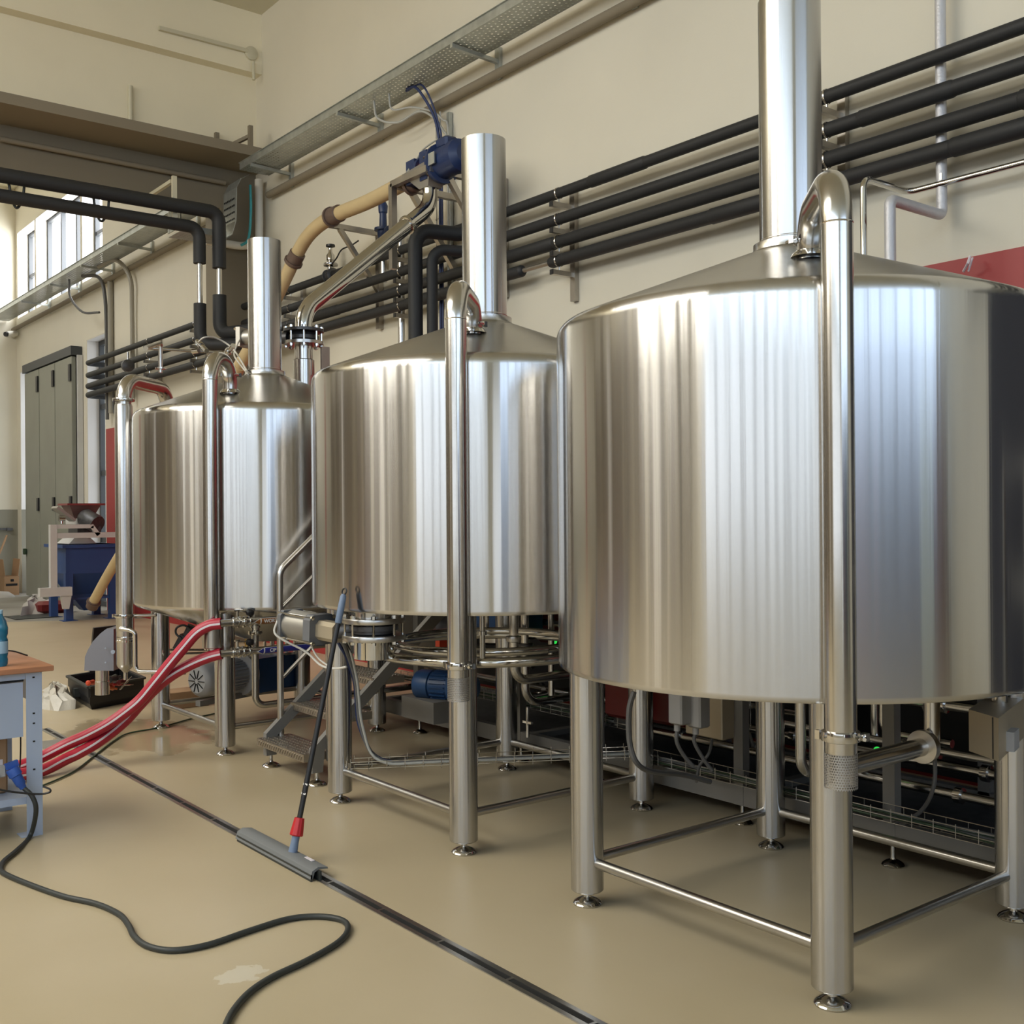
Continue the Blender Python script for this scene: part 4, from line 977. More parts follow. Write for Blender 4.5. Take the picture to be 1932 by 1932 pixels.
# black float switch like device hanging under the rear tank
p = at(346, 1214, d=7.95)
bd = thing('black_sensor', 'black plastic sensor head with coiled lead slanting under the rear tank', 'sensor', p)
a = at(327, 1243, d=7.95); b = at(362, 1180, d=7.95)
obj('body', MB().bar(at(338,1226,d=7.95), at(352,1200,d=7.95), .09, .08), m_black, bd)
obj('stem', MB().cyl(a, at(340,1224,d=7.95), .02, 12).cyl(at(352,1200,d=7.95), b, .03, 12), m_black, bd)
obj('lead', MB().tube(smooth_path([at(342,1205,d=7.9), at(332,1195,d=7.9), at(334,1184,d=7.9), at(348,1180,d=7.9), at(362,1190,d=7.9)]), .008, 8), m_black, bd)
for i,(v0,v1) in enumerate(((1220,1222),(1228,1226))):
    solo('small_line', MB().cyl(at(322,v0+6,d=8.2), at(425,v1+4,d=8.6), .009, 8), m_square, ['thin horizontal tube under the rear tank, upper one','thin horizontal tube under the rear tank, lower one'][i], 'pipe')

# ================================================================== STEP STAIR
st = thing('step_stair', 'steel step stair with perforated treads between rear and middle tanks', 'stairs', (-6.06, 3.6, 0))
XA, XB = -6.37, -5.76
def strg(x):
    mb = MB(); e = .022
    poly = [(3.02,.075),(3.09,.075),(3.10,.20),(4.42,1.32),(4.30,1.32),(3.02,.215)]
    mb.prism(poly, 0, x-e, x+e); return mb
obj('stringer', strg(XA), m_skid, st); obj('stringer', strg(XB), m_skid, st)
for k in range(5):
    z = .19+k*.20; y0 = 2.97+k*.235
    mb = MB().box((XA-.01, y0, z-.045), (XB+.01, y0+.23, z))
    for i in range(20): xx = XA+.012+i*.03; mb.bar((xx, y0-.002, z-.036), (xx+.014, y0-.002, z-.010), .006, .003, up=(0,1,0))
    for j in range(6):
        for i in range(18): xx = XA+.02+i*.033+(j%2)*.012; mb.box((xx, y0+.02+j*.035, z), (xx+.02, y0+.028+j*.035, z+.004))
    obj('tread', mb, m_square, st)
for x in (XA+.0, XB+.0): levelling_foot(st, x, 3.06, .085, .95)
for x in (XA, XB):
    pts = [(x,3.13,.14),(x,3.13,1.24),(x,3.36,1.44),(x,4.45,2.42)] if x == XA else [(x+.03,3.13,.14),(x+.03,3.13,.98)]
    obj('handrail', MB().tube(pts, .021, 16, .10), m_satin, st)
obj('mid_rail', MB().cyl((XA,3.15,.56), (XA,4.4,1.62), .012), m_satin, st)
obj('mid_rail', MB().cyl((XA,3.14,1.0), (XA,4.4,2.08), .012), m_satin, st)

# ================================================================== VALVES AND PIPES UNDER THE MIDDLE TANK
fx, fy = -4.70, 2.86
q = at(692, 1178, d=5.38); fx, fy = q.x, q.y+.04
zt0 = at(692,1168,d=5.3).z; zb0 = at(692,1206,d=5.3).z
dv_ = thing('spent_grain_valve', 'large flanged butterfly valve under the front edge of the middle tank', 'valve', (fx, fy, zb0-.1))
obj('upper_flange', MB().lathe([(.10,zt0-.024),(.155,zt0-.026),(.157,zt0-.02),(.157,zt0-.004),(.155,zt0),(.10,zt0)], (fx,fy,0), n=40), m_satin, dv_)
obj('lower_flange', MB().lathe([(.10,zb0-.012),(.155,zb0-.014),(.157,zb0-.008),(.157,zb0+.010),(.155,zb0+.014),(.10,zb0+.014)], (fx,fy,0), n=40), m_satin, dv_)
obj('valve_body', MB().lathe([(.09,zb0+.013),(.10,zb0+.02),(.10,zt0-.03),(.09,zt0-.024)], (fx,fy,0), n=32).lathe([(.098,zb0+.035),(.122,zb0+.037),(.122,zb0+.06),(.098,zb0+.062)], (fx,fy,0), n=32), m_iron, dv_)
obj('outlet_collar', MB().lathe([(.10,zb0-.012),(.10,zb0-.105),(.096,zb0-.107),(.096,zb0-.012)], (fx,fy,0), n=40, cap=False), m_chrome, dv_)
for k in range(8):
    mb = MB(); a = 2*pi*(k+.3)/8; X, Y = fx+.142*cos(a), fy+.142*sin(a)
    mb.cyl((X,Y,zb0-.028),(X,Y,zt0+.02),.006,8); mb.cyl((X,Y,zb0-.028),(X,Y,zb0-.013),.012,6); mb.cyl((X,Y,zt0),(X,Y,zt0+.016),.012,6); obj('bolt', mb, m_chrome, dv_)
obj('inlet_neck', MB().cyl((fx,fy,zt0), (fx,fy,1.13), .10, 32), m_pipe, dv_)
# actuator to the left of it
aL = at(549, 1177, d=5.75); aR = at(600, 1184, d=5.6); aR.z = aL.z - .012
ad = (aR-aL).normalized(); zz = Vector((0,0,1)); sd = ad.cross(zz).normalized()
ac = thing('valve_actuator', 'grey pneumatic actuator box with gauges driving the valve of the middle tank', 'actuator', aL)
LA = (aR-aL).length
def rbox(p, q, w, h, ch=.02):
    d = (q-p).normalized(); s = d.cross(zz).normalized(); u = s.cross(d)
    ring = [(-w/2+ch,-h/2),(w/2-ch,-h/2),(w/2,-h/2+ch),(w/2,h/2-ch),(w/2-ch,h/2),(-w/2+ch,h/2),(-w/2,h/2-ch),(-w/2,-h/2+ch)]
    return MB().loft([p+s*a+u*b for a,b in ring],[q+s*a+u*b for a,b in ring])
HA = .155
obj('cylinder', MB().loft(*[[c+sd*(.078*cos(t))+zz*(.078*sin(t)) for t in [2*pi*k/28 for k in range(28)]] for c in (aL+ad*.01, aR-ad*.01)]), m_alu, ac)
obj('end_cap', rbox(aL-ad*.008, aL+ad*.018, .165, HA, .025), m_capg, ac)
obj('end_cap', rbox(aR-ad*.02, aR+ad*.035, .165, HA, .025), m_capg, ac)
mb = MB()
for i,j in ((-1,-1),(1,-1),(1,1),(-1,1)):
    v = sd*.068*i+zz*.064*j; mb.cyl(aL+v-ad*.014, aR+v+ad*.045, .006, 8); mb.cyl(aR+v+ad*.035, aR+v+ad*.046, .011, 6)
obj('tie_rod', mb, m_chrome, ac)
obj('gear_housing', rbox(aR+ad*.03, aR+ad*.17, .09, .10, .02), m_gbox, ac)
obj('solenoid', MB().cyl(aR+ad*.06-sd*.05+zz*.01, aR+ad*.06-sd*.075+zz*.01, .03, 20).cyl(aR+ad*.12-sd*.045+zz*.02, aR+ad*.12-sd*.07+zz*.02, .02, 16), m_black, ac)
obj('valve_block', rbox(aR+ad*.05-sd*.055-zz*.02, aR+ad*.15-sd*.055-zz*.02, .03, .03, .004), m_chrome, ac)
end = Vector((fx-.11, fy+.02, (zt0+zb0)/2)); obj('drive_neck', MB().cyl(aR+ad*.15, end, .035, 20).cyl(end-(end-aR).normalized()*.05, end-(end-aR).normalized()*.03, .05, 20), m_iron, ac)
cable('air_hose', [aL+Vector((.0,-.08,.02)), aL+Vector((.03,-.10,-.05)), aL+ad*.12-sd*-.0+zz*-.13, aL+ad*.25+zz*-.185, aL+ad*.36+zz*-.185, aL+ad*.45+zz*-.165], .006, m_clear, 'pale air hose hanging in a curve under the grey actuator', 'hose')
cable('air_hose', [aR+ad*.02-sd*-.03+zz*.0, aR-ad*.04-zz*.05-sd*.02*0, aR-ad*.05+zz*-.10, aR+ad*.0+zz*-.15, aR+ad*.08+zz*-.18], .005, m_clear, 'short pale air hose from the gauge end of the grey actuator', 'hose')
cable('sensor_lead', [aR+ad*.12-sd*.07+zz*.0, aR+ad*.13-sd*.08-zz*.06, aR+ad*.18-sd*.06-zz*.09, aR+ad*.24-sd*.02-zz*.09], .004, m_black, 'thin black lead under the actuator gauges')

# sparge rings and drop pipes
cx2, cy2 = -4.753, TY
def ringpts(R, z, a0=0, a1=2*pi, n=48): return [Vector((cx2+R*cos(a0+(a1-a0)*k/n), cy2+R*sin(a0+(a1-a0)*k/n), z)) for k in range(n+1)]
fr_ = at(900, 1283, xy=None, d=5.55) if 0 else at(900, 1283, d=5.45)
zr = .865
rgp = thing('collector_ring', 'bright steel ring pipe hung under the middle tank', 'pipe', (cx2, cy2, .8))
obj('ring', MB().tube(ringpts(.62, zr), .026, 16, cap=False), m_chrome, rgp)
for k, a in enumerate((3.75, 4.15, 5.6, .3, 1.3, 2.5)):
    X, Y = cx2+.62*cos(a), cy2+.62*sin(a)
    obj('drop', MB().cyl((X,Y,zr+.015), (X,Y,1.12), .014, 12).lathe([(.014,1.0),(.024,1.002),(.024,1.02),(.014,1.022)], (X,Y,0), n=14, cap=False), m_pipe, rgp)
rg2 = thing('collector_ring', 'inner bright steel ring pipe under the middle tank', 'pipe', (cx2, cy2, .85))
obj('ring', MB().tube(ringpts(.50, .90), .022, 16, cap=False), m_chrome, rg2)
def pipe(lab, pts, r, bend=.08, m=None, name='steel_pipe', cat='pipe', group=None):
    return solo(name, MB().tube(pts, r, 16, bend), m or m_pipe, lab, cat, group)
a = at(969, 1170, d=6.0); X, Y = a.x, a.y; zl = at(980, 1285, d=6.0).z
dp = thing('drop_pipe', 'steel drop pipe with clamp bending away under the right side of the middle tank', 'pipe', (X,Y,zl))
obj('pipe', MB().tube([(X,Y,1.13),(X,Y,zl),(X,Y+1.3,zl)], .026, 18, .09), m_pipe, dp)
zc = at(969, 1205, d=6.0).z; obj('clamp', MB().lathe([(.026,-.02),(.042,-.014),(.044,0),(.042,.014),(.026,.02)], (X,Y,zc), n=24), m_satin, dp)
a = at(990, 1170, d=6.5); X, Y = a.x, a.y; zl = at(1000, 1327, d=6.5).z
dp = thing('drop_pipe', 'second steel drop pipe with drain cock behind the first, under the middle tank', 'pipe', (X,Y,zl))
obj('pipe', MB().tube([(X,Y,1.13),(X,Y,zl),(X,Y+1.1,zl)], .026, 18, .10), m_pipe, dp)
obj('drain_cock', MB().cyl((X+.02,Y,zl-.02),(X+.02,Y,zl-.20),.010,10).bar((X-.02,Y,zl-.11),(X+.06,Y,zl-.11),.014), m_chrome, dp)
obj('clamp', MB().lathe([(.026,-.01),(.05,-.006),(.05,.006),(.026,.01)], (X,Y,at(990,1216,d=6.5).z), n=20), m_iron, dp)
a = at(946, 1235, d=6.9); X, Y = a.x, a.y; zl = at(955, 1322, d=6.9).z
pipe('slim steel pipe bending away low behind the middle tank leg', [(X,Y,1.0),(X,Y,zl),(X,Y+1.0,zl)], .024, .09)
a = at(1040, 1255, d=6.6); pipe('short upright steel pipe beside the front tank edge', [(a.x,a.y,.98),(a.x,a.y,at(1040,1312,d=6.6).z)], .02)

# wire cable basket running under the middle tank to its far leg
bs = thing('wire_cable_basket', 'wire basket tray with dark cables crossing low under the middle tank', 'cable tray', at(800, 1440, z=.30))
b0 = at(655, 1448, y=3.06); b1 = at(975, 1398, d=5.9)
b1 = Vector((-4.25, 4.2, .30)); b0 = Vector((-5.27, 3.02, .215)); b0 = Vector((b0.x, b0.y, .20)); b1.z = .27
bdir = (b1-b0).normalized(); bsd = bdir.cross(Vector((0,0,1)))
BL_ = (b1-b0).length
mb = MB()
for s_ in (-.05, .05):
    for z in (0, .035): mb.cyl(b0+bsd*s_+Vector((0,0,z)), b1+bsd*s_+Vector((0,0,z)), .002, 6)
k = 0
while k*.1 < BL_:
    c = b0+bdir*k*.1
    mb.cyl(c-bsd*.05+Vector((0,0,-.015)), c-bsd*.05+Vector((0,0,.055)), .0022, 6); mb.cyl(c+bsd*.05+Vector((0,0,-.015)), c+bsd*.05+Vector((0,0,.055)), .0022, 6); mb.cyl(c-bsd*.05, c+bsd*.05, .0022, 6); k += 1
obj('wire_mesh', mb, m_chrome, bs)
for i, s_ in enumerate((-.025, .0, .022)):
    cable('tray_cable', [Vector((-5.285+.02*i, 2.90+.03*i, .98)), Vector((-5.275+.02*i, 3.03, .7)), Vector((-5.262+.02*i, 3.06, .42)), b0+bdir*.16+bsd*s_+zz*.03, b0+bdir*.5+bsd*s_+zz*.012, b1+bsd*s_+zz*.012], (.009,.012,.008)[i], (m_cabb, m_gcab, m_cabl)[i], ['dark blue cable running down the left front leg of the middle tank','thick dark cable running down beside the leg into the wire basket','pale cable running down beside the leg into the wire basket'][i])

# ================================================================== PUMP SKID BEHIND THE TANKS
Y0, Y1 = 4.33, 5.15
sk = thing('pump_skid', 'long grey painted frame of pumps and pipes behind the tanks', 'machine frame', (-4.2, 4.7, 0))
for (xa_, xb__) in ((-7.3, -4.42), (-4.35, -.9)):
    obj('base_beam', MB().box((xa_, Y0, .10), (xb__, Y0+.05, .20)), m_skid, sk); obj('base_beam', MB().box((xa_, Y1, .10), (xb__, Y1+.05, .20)), m_skid, sk)
    obj('top_beam', MB().box((xa_, Y0, 1.75), (xb__, Y0+.05, 1.80)), m_skid, sk)
for i, x in enumerate((-7.25, -6.63, -5.45, -4.72, -3.64, -2.78, -1.9, -.95)):
    obj('post', MB().box((x-.03, Y0-.002, .10), (x+.03, Y0+.05, 1.8)), m_skid, sk)
    obj('post', MB().box((x-.03, Y1, .10), (x+.03, Y1+.052, 1.8)), m_skid, sk)
    levelling_foot(sk, x, Y0+.03, .10, .85)
for x in (-7.25, -5.45, -3.64, -1.9): obj('floor_pan', MB().box((x-.03, Y0+.05, .12), (x+.03, Y1, .17)), m_skid, sk)
obj('pan', MB().box((-7.2, Y0+.06, .12), (-1.0, Y1, .135)), m_iron, sk)
obj('control_panel', MB().box((-2.25, Y1-.1, .45), (-1.2, Y1-.02, 1.5)), m_black, sk)
obj('door_panel', MB().box((-5.35, Y0+.45, .3), (-4.85, Y0+.48, 1.2)), m_iron, sk)
gp = [(z, y, r) for z, y, r in ((.34,4.50,.022),(.43,4.62,.024),(.52,4.50,.018),(.72,4.55,.024),(.86,4.70,.022),(.95,4.48,.018),(1.02,4.60,.025))]
for i, (z, y, r) in enumerate(gp):
    g = ['lowest steel pipe of the skid','low steel pipe of the skid, second','thin steel pipe of the skid, third','middle steel pipe of the skid','steel pipe of the skid, set further back','thin upper steel pipe of the skid','uppermost steel pipe of the skid'][i]
    x0_ = (-4.6,-7.0,-3.5,-4.7,-7.1,-4.6,-4.7)[i]; x1_ = (-1.0,-1.2,-1.0,-2.0,-3.0,-2.3,-1.4)[i]
    pp_ = obj('skid_pipe', MB().cyl((x0_, y, z), (x1_, y, z), r, 14), m_pipe, sk)
    x = x0_+.4
    while x < x1_-.1:
        obj('union', MB().lathe([(r,-.02),(r+.014,-.016),(r+.014,.016),(r,.02)], (x,y,z), (1,0,0), 14, False), m_chrome, pp_); x += .83+.2*(i%3)
for i, x in enumerate((-4.2, -3.85, -3.1, -2.95, -2.45, -6.1, -5.8)):
    obj('upright_pipe', MB().tube([(x, 4.55+.08*(i%3), 1.1), (x, 4.55+.08*(i%3), .45+.1*(i%2)), (x+.35, 4.55+.08*(i%3), .45+.1*(i%2))], .02, 12, .06), m_pipe, sk)
def skid_pump(x, y, z, lab, m_, ln=.5, r=.14, d=(1,0,0)):
    t = thing('skid_pump', lab, 'pump', (x,y,z-r)); d = Vector(d)
    obj('motor', MB().lathe([(.0,0),(r*.9,.005),(r,.03),(r,.12),(r*.9,.125),(r*.9,ln)], (x,y,z), d, 24), m_, t)
    mb = MB(); s1 = d.cross(zz).normalized()
    for k in range(22): a = 2*pi*k/22; w = s1*cos(a)+zz*sin(a); c0 = Vector((x,y,z)); mb.bar(c0+d*.14+w*r*.93, c0+d*(ln-.02)+w*r*.93, .005, .02, up=w)
    obj('fin', mb, m_, t)
    obj('flange', MB().lathe([(r*1.15,ln),(r*1.2,ln+.01),(r*1.2,ln+.05),(r*.7,ln+.06),(r*.7,ln+.16)], (x,y,z), d, 24), m_, t)
    obj('bracket', MB().box((x-.08,y-.08,z-r-.12),(x+.3,y+.08,z-r+.02)), m_skid, t)
    return t
q = at(818, 1180, d=7.5); skid_pump(q.x, q.y, q.z, 'grey and blue finned motor behind the middle tank, seen below its bottom edge', m_iron, .45, .15, (.5,.86,0))
q = at(940, 1188, d=7.3); bt = thing('blue_housing', 'dark blue pump housing showing under the right side of the middle tank', 'pump', (q.x,q.y,.7))
obj('body', MB().box((q.x-.22,q.y-.15,at(0,1212,d=7.3).z*0+.78),(q.x+.2,q.y+.25,1.14), .03), m_blue2, bt)
obj('flange', MB().cyl((q.x,q.y,.74),(q.x,q.y,.78),.14,24), m_satin, bt)
q = at(765, 1310, d=7.2); skid_pump(q.x, q.y+.1, .46, 'small dark blue pump low behind the middle tank', m_blue2, .28, .10, (.9,.4,0))
# orange and red machine bits glimpsed in the skid
for i, (u, v, dd, sx, sz) in enumerate(((818,1208,7.4,.16,.05),(1050,1180,7.6,.14,.12),(1190,1235+80,6.3,.15,.12),(1260,1330,6.2,.09,.10))):
    p = at(u, v, d=dd); solo('valve_cover', MB().box(p-Vector((sx,.08,sz)), p+Vector((sx,.08,sz)), .02), (m_tool, m_redm, m_redm, m_redm)[i], ['bright red valve cover behind the middle tank','dark red valve cover left of the front tank edge','dark red valve cover below the front tank edge','small dark red cover beside the grey junction boxes'][i], 'cover')
p = at(1043, 1209, d=7.2)
solo('green_lamp', MB().lathe([(.03,0),(.03,.01),(.0,.018)], p, (.7,-.6,.3), 16).bar(p+Vector((.03,0,0)), p+Vector((.035,0,.05)), .006), m_led, 'small glowing green lamp left of the front tank', 'lamp')
for i, (u, v) in enumerate(((1655,1416),(1633,1396))):
    p = at(u, v, d=5.0); solo('green_lamp', MB().lathe([(.018 if i==0 else .008,0),(.016 if i==0 else .008,.008),(0,.012)], p, (.7,-.6,.2), 14), m_led, ['glowing green lamp under the front tank right of the strainer','tiny glowing green lamp above the larger one under the front tank'][i], 'lamp')
# grey junction boxes with cables under the front tank
for i, (u, v) in enumerate(((1283, 1340), (1318, 1346))):
    p = at(u, v, d=5.35)
    t = thing('junction_box', ['grey plastic junction box under the front tank, left one','grey plastic junction box under the front tank, right one'][i], 'junction box', p)
    obj('box', MB().box(p+Vector((-.055,-.03,-.07)), p+Vector((.035,.05,.12)), .008), m_greyp, t)
    obj('gland', MB().cyl(p+Vector((-.02,.0,-.105)), p+Vector((-.02,.0,-.07)), .016, 12), m_greyp, t)
    e1, e2, e3 = (at(1277+i*33,1400,d=5.35), at(1290+i*36,1425+i*5,d=5.35), at(1308+i*36,1446+i*8,d=5.35))
    cable('power_cable', [p+Vector((-.02,0,-.10)), e1, e2, e3], .010, m_gcab, ['grey cable curving down from the left junction box','grey cable curving down from the right junction box'][i])
p = at(1325, 1350, d=5.6); solo('steel_cabinet', MB().box(p+Vector((-.12,-.0,-.11)), p+Vector((.13,.2,.2)), .006), m_gbox, 'small tan steel cabinet behind the grey junction boxes', 'cabinet')
cable('power_cable', [at(1196,1305,d=5.0), at(1187,1340,d=5.0), at(1188,1400,d=5.0), at(1202,1440,d=5.0), at(1232,1456,d=5.1), at(1290,1462,d=5.3), at(1340,1475,d=5.4)], .013, m_gcab, 'thick dark cable looping past the far left leg of the front tank')
cable('power_cable', [at(1742,1330,d=4.6), at(1755,1370,d=4.6), at(1764,1440,d=4.6), at(1760,1490,d=4.6), at(1738,1530,d=4.7), at(1700,1555,d=4.8)], .009, m_gcab, 'thin dark cable hanging in a bow under the right of the front tank')
cable('power_cable', [at(1345,1385,d=5.6), at(1338,1420,d=5.5), at(1320,1445,d=5.5), at(1314,1475,d=5.4)], .008, m_gcab, 'dark cable below the tan cabinet')
# wire basket trays on the skid front with green cables
def basket(x0_, x1_, y, z, lab, cab=True):
    t = thing('wire_basket', lab, 'cable tray', ((x0_+x1_)/2, y, z))
    mb = MB()
    for yy, zz_ in ((y,z+.05),(y,z+.025),(y,z),(y+.05,z),(y+.1,z),(y+.1,z+.05)): mb.cyl((x0_,yy,zz_),(x1_,yy,zz_),.002,6)
    x = x0_
    while x < x1_: mb.cyl((x,y,z-.0),(x,y,z+.06),.002,6).cyl((x,y,z),(x,y+.1,z),.002,6).cyl((x,y+.1,z),(x,y+.1,z+.05),.002,6); x += .1
    obj('wire_mesh', mb, m_satin, t)
    if cab:
        for i in range(5):
            pts = []; x = x0_
            while x <= x1_: pts.append((x, y+.015+.017*i+random.uniform(-.008,.008), z+.012+random.uniform(0,.02))); x += .3
            cable('tray_cable', pts, .006, (m_greenc, m_gcab, m_greenc, m_cabl, m_gcab)[i], '%s cable lying in %s' % (('green','dark','second green','pale','second dark')[i], lab), group='cables in the wire baskets')
basket(-4.3, -1.0, 4.22, .235, 'wire basket along the skid foot behind the front tank')
basket(-7.1, -4.5, 4.40, .34, 'wire basket along the skid foot behind the middle tank')
mb = MB(); xq = at(1400, 1400, y=4.6).x
vb = thing('wire_basket', 'upright wire basket with grey cables beside the far left leg of the front tank', 'cable tray', (xq, 4.6, .4))
for dx in (-.06,-.02,.02,.06): mb.cyl((xq+dx,4.6,.42),(xq+dx,4.6,1.1),.002,6)
for k in range(8): mb.cyl((xq-.06,4.6,.45+k*.09),(xq+.06,4.6,.45+k*.09),.002,6)
obj('wire_mesh', mb, m_chrome, vb)
for i in range(4):
    cable('tray_cable', [(xq-.04+.025*i,4.62,1.1),(xq-.045+.028*i+random.uniform(-.01,.01),4.62,.8),(xq-.02+.012*i,4.62,.5),(xq-.0+.03*i,4.6,.3)], .008, (m_gcab,m_cabl,m_gcab,m_conduit)[i], '%s cable in the upright wire basket' % ('first dark','pale','second dark','tan')[i])

# deck over the skid, reached by the step stair
wp = thing('work_platform', 'dark steel walkway deck behind the tanks over the pump skid', 'platform', (-4, 5, 1.3))
obj('deck', MB().box((-7.0, 4.56, 1.27), (-.9, 5.72, 1.31)), m_iron, wp)
obj('edge_beam', MB().box((-7.0, 4.53, 1.22), (-.9, 4.56, 1.33)), m_skid, wp)
for x in (-6.95, -4.9, -2.9, -.95): obj('post', MB().box((x-.03, 5.66, 0), (x+.03, 5.72, 1.27)), m_skid, wp)
obj('shade_sheet', MB().box((-9.2, 5.3, .2), (-2.55, 5.32, 1.27)), m_black, wp)  # black sheet added to stand in for deep shade behind the tanks
# ------------------------------------------------------------------ under the front tank, right side
jx = at(1745, 1408, y=3.75)
ot = thing('outlet_pipe', 'steel outlet pipe with clamp coming forward under the front tank', 'pipe', jx)
obj('pipe', MB().cyl((jx.x, jx.y, jx.z), (jx.x, jx.y-.58, jx.z), .034, 24), m_pipe, ot)
obj('upright', MB().tube([(jx.x,jx.y+.05,1.0),(jx.x,jx.y+.05,jx.z),(jx.x,jx.y,jx.z)], .03, 18, .03), m_pipe, ot)
obj('clamp', MB().lathe([(.034,-.02),(.062,-.014),(.064,0),(.062,.014),(.034,.02)], (jx.x,jx.y-.01,jx.z), (0,1,0), 28), m_satin, ot)
a = at(1510, 1330, d=4.9); 
pipe('steel drop pipe bending right behind the front right leg of the front tank', [(a.x,a.y,1.0),(a.x,a.y,at(1515,1462,d=4.9).z),(a.x,a.y+.5,at(1515,1462,d=4.9).z)], .024, .08)
p0 = at(1828, 1345, d=3.9); p1 = at(1884, 1437, d=3.9)
bx_ = thing('sensor_housing', 'tan steel box with grey latch hanging under the right side of the front tank', 'box', at(1870, 1437, d=4.0))
zA, zB = at(1884,1437,d=3.78).z, at(1850,1343,d=3.9).z
e = at(1828, 1390, d=3.95); g = at(1884, 1390, d=3.78); h_ = at(1940, 1390, d=4.25)
def flat(p, z): return Vector((p.x, p.y, z))
obj('body', MB().loft([flat(e,zA),flat(g,zA),flat(h_,zA),flat(e+(h_-g),zA)], [flat(e,zB),flat(g,zB),flat(h_,zB),flat(e+(h_-g),zB)]), m_gbox, bx_)
n_ = (h_-g).normalized(); s2 = g+(g-e)*.0
obj('seam', MB().bar(flat(e+(g-e)*.82+n_*-.001,zA+.003), flat(e+(g-e)*.82+n_*-.001,zB-.003), .004), m_black, bx_)
o_ = n_.cross(zz)*-1; 
lp = at(1918, 1395, d=4.0)
obj('latch', MB().bar(flat(g+n_*.14+Vector((.012,-.0,0)), (zA+zB)/2-.03), flat(g+n_*.24+Vector((.012,.0,0)), (zA+zB)/2-.03), .03, .07), m_greyp, bx_)
obj('hanger', MB().cyl(flat((e+h_)/2,zB), flat((e+h_)/2,1.0), .03), m_pipe, bx_)

# ================================================================== SQUEEGEE
b = at(537, 1612, z=.05); tpx = at(650, 1114, y=2.60)
e0 = Vector((-5.03, 2.27, 0)); e1 = Vector((-4.255, 2.275, 0))
sq = thing('floor_squeegee', 'long floor squeegee with black pole, red collar and grey head leaning on the middle tank', 'squeegee', b)
mb = MB(); pr = [(2.225,.012),(2.235,.045),(2.262,.058),(2.31,.050),(2.312,.042),(2.268,.048),(2.246,.038),(2.238,.012)]
mb.prism(pr, 0, e0.x, e1.x); obj('head', mb, m_sqg, sq)
obj('rubber_blade', MB().box((e0.x+.01, 2.228, 0), (e1.x+.0, 2.236, .03)).box((e0.x+.01, 2.262, 0), (e1.x+.02, 2.27, .045)), m_rubber, sq)
obj('sticker', MB().box((e1.x-.17, 2.285, .0535), (e1.x-.10, 2.30, .0565)), m_white, sq)
b = Vector((b.x, 2.285, .055)); d = (tpx-b); d.normalize(); Lq = (tpx-b).length
pole = obj('pole', MB().cyl(b+d*.10, b+d*(Lq-.12), .0125, 18), m_black, sq)
obj('socket', MB().lathe([(.022,-.01),(.018,.04),(.018,.10)], b, d, 18), m_grip, sq)
mb = MB(); n = 40
s_ = d.cross(zz).normalized(); w_ = s_.cross(d); vs = []; prof = [(.026,.07),(.030,.075),(.024,.135),(.022,.15),(.014,.152)]
for (r, z) in prof:
    for k in range(n): a = 2*pi*k/n; rr = r*(1+.06*(k%4<2)); vs.append(b+d*z+(s_*cos(a)+w_*sin(a))*rr)
mb.add(vs, [(i*n+k, i*n+(k+1)%n, (i+1)*n+(k+1)%n, (i+1)*n+k) for i in range(4) for k in range(n)]); obj('threaded_collar', mb, m_redc, sq)
obj('grip', MB().lathe([(.0135,Lq-.16),(.016,Lq-.155),(.0165,Lq-.08),(.015,Lq-.03),(.009,Lq-.018)], b, d, 18), m_grip, sq)
tc_ = b+d*(Lq-.005)
obj('hanging_loop', MB().tube([tc_+(s_*cos(a)+d*sin(a))*.015 for a in [2*pi*k/20 for k in range(21)]], .004, 8), m_black, sq)
obj('label', MB().lathe([(.0131,.24),(.0131,.33)], b, d, 18, False), m_black, pole)
o_ = text_mesh('[    ]', .03, m_letter, 'label_print', pole, b+d*.285+Vector((.011,-.010,.0)), d, s_*-1 if s_.dot(Vector((1,0,0)))<0 else s_)

# ================================================================== WORK BENCH
bench = thing('work_bench', 'pale blue grey steel work bench with beech top at the left edge', 'table', (-6.1, .8, 0))
xr, xl_, yr_, yl_ = -5.70, -6.45, 1.565, -.6
ztop = .852
obj('worktop', MB().box((xl_, yl_, ztop-.028), (xr, yr_, ztop), .003), m_wood, bench)
def bleg(x0_, y0_):
    L = obj('leg', MB().box((x0_, y0_-.075, 0), (x0_+.005, y0_, ztop-.028)).box((x0_-.06, y0_-.005, 0), (x0_, y0_, ztop-.028)).box((x0_-.09, y0_-.10, 0), (x0_-.0, y0_-.0, .004)), m_bench, bench)
    mb = MB()
    for z in (.79, .61, .56, .47, .33, .205, .17): mb.box((x0_+.005, y0_-.045, z), (x0_+.0062, y0_-.034, z+.008))
    obj('slot_hole', mb, m_cop, L); return L
bleg(xr-.055, yr_-.045); bleg(xl_+.1, yr_-.045); bleg(xr-.055, yl_+.12); bleg(xl_+.1, yl_+.12)
obj('apron', MB().box((xr-.065, yl_+.05, ztop-.065), (xr-.06, yr_-.12, ztop-.028)).box((xl_+.1, yr_-.06, ztop-.2), (xr-.06, yr_-.055, ztop-.028)), m_bench, bench)
obj('modesty_panel', MB().box((xr-.075, yl_+.05, .50), (xr-.070, yr_-.13, ztop-.08)), m_bench, bench)
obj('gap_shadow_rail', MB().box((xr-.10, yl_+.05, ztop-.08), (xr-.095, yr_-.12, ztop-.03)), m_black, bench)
obj('lower_shelf', MB().box((xl_+.1, yl_+.05, .165), (xr-.06, yr_-.05, .20)), m_bench, bench)
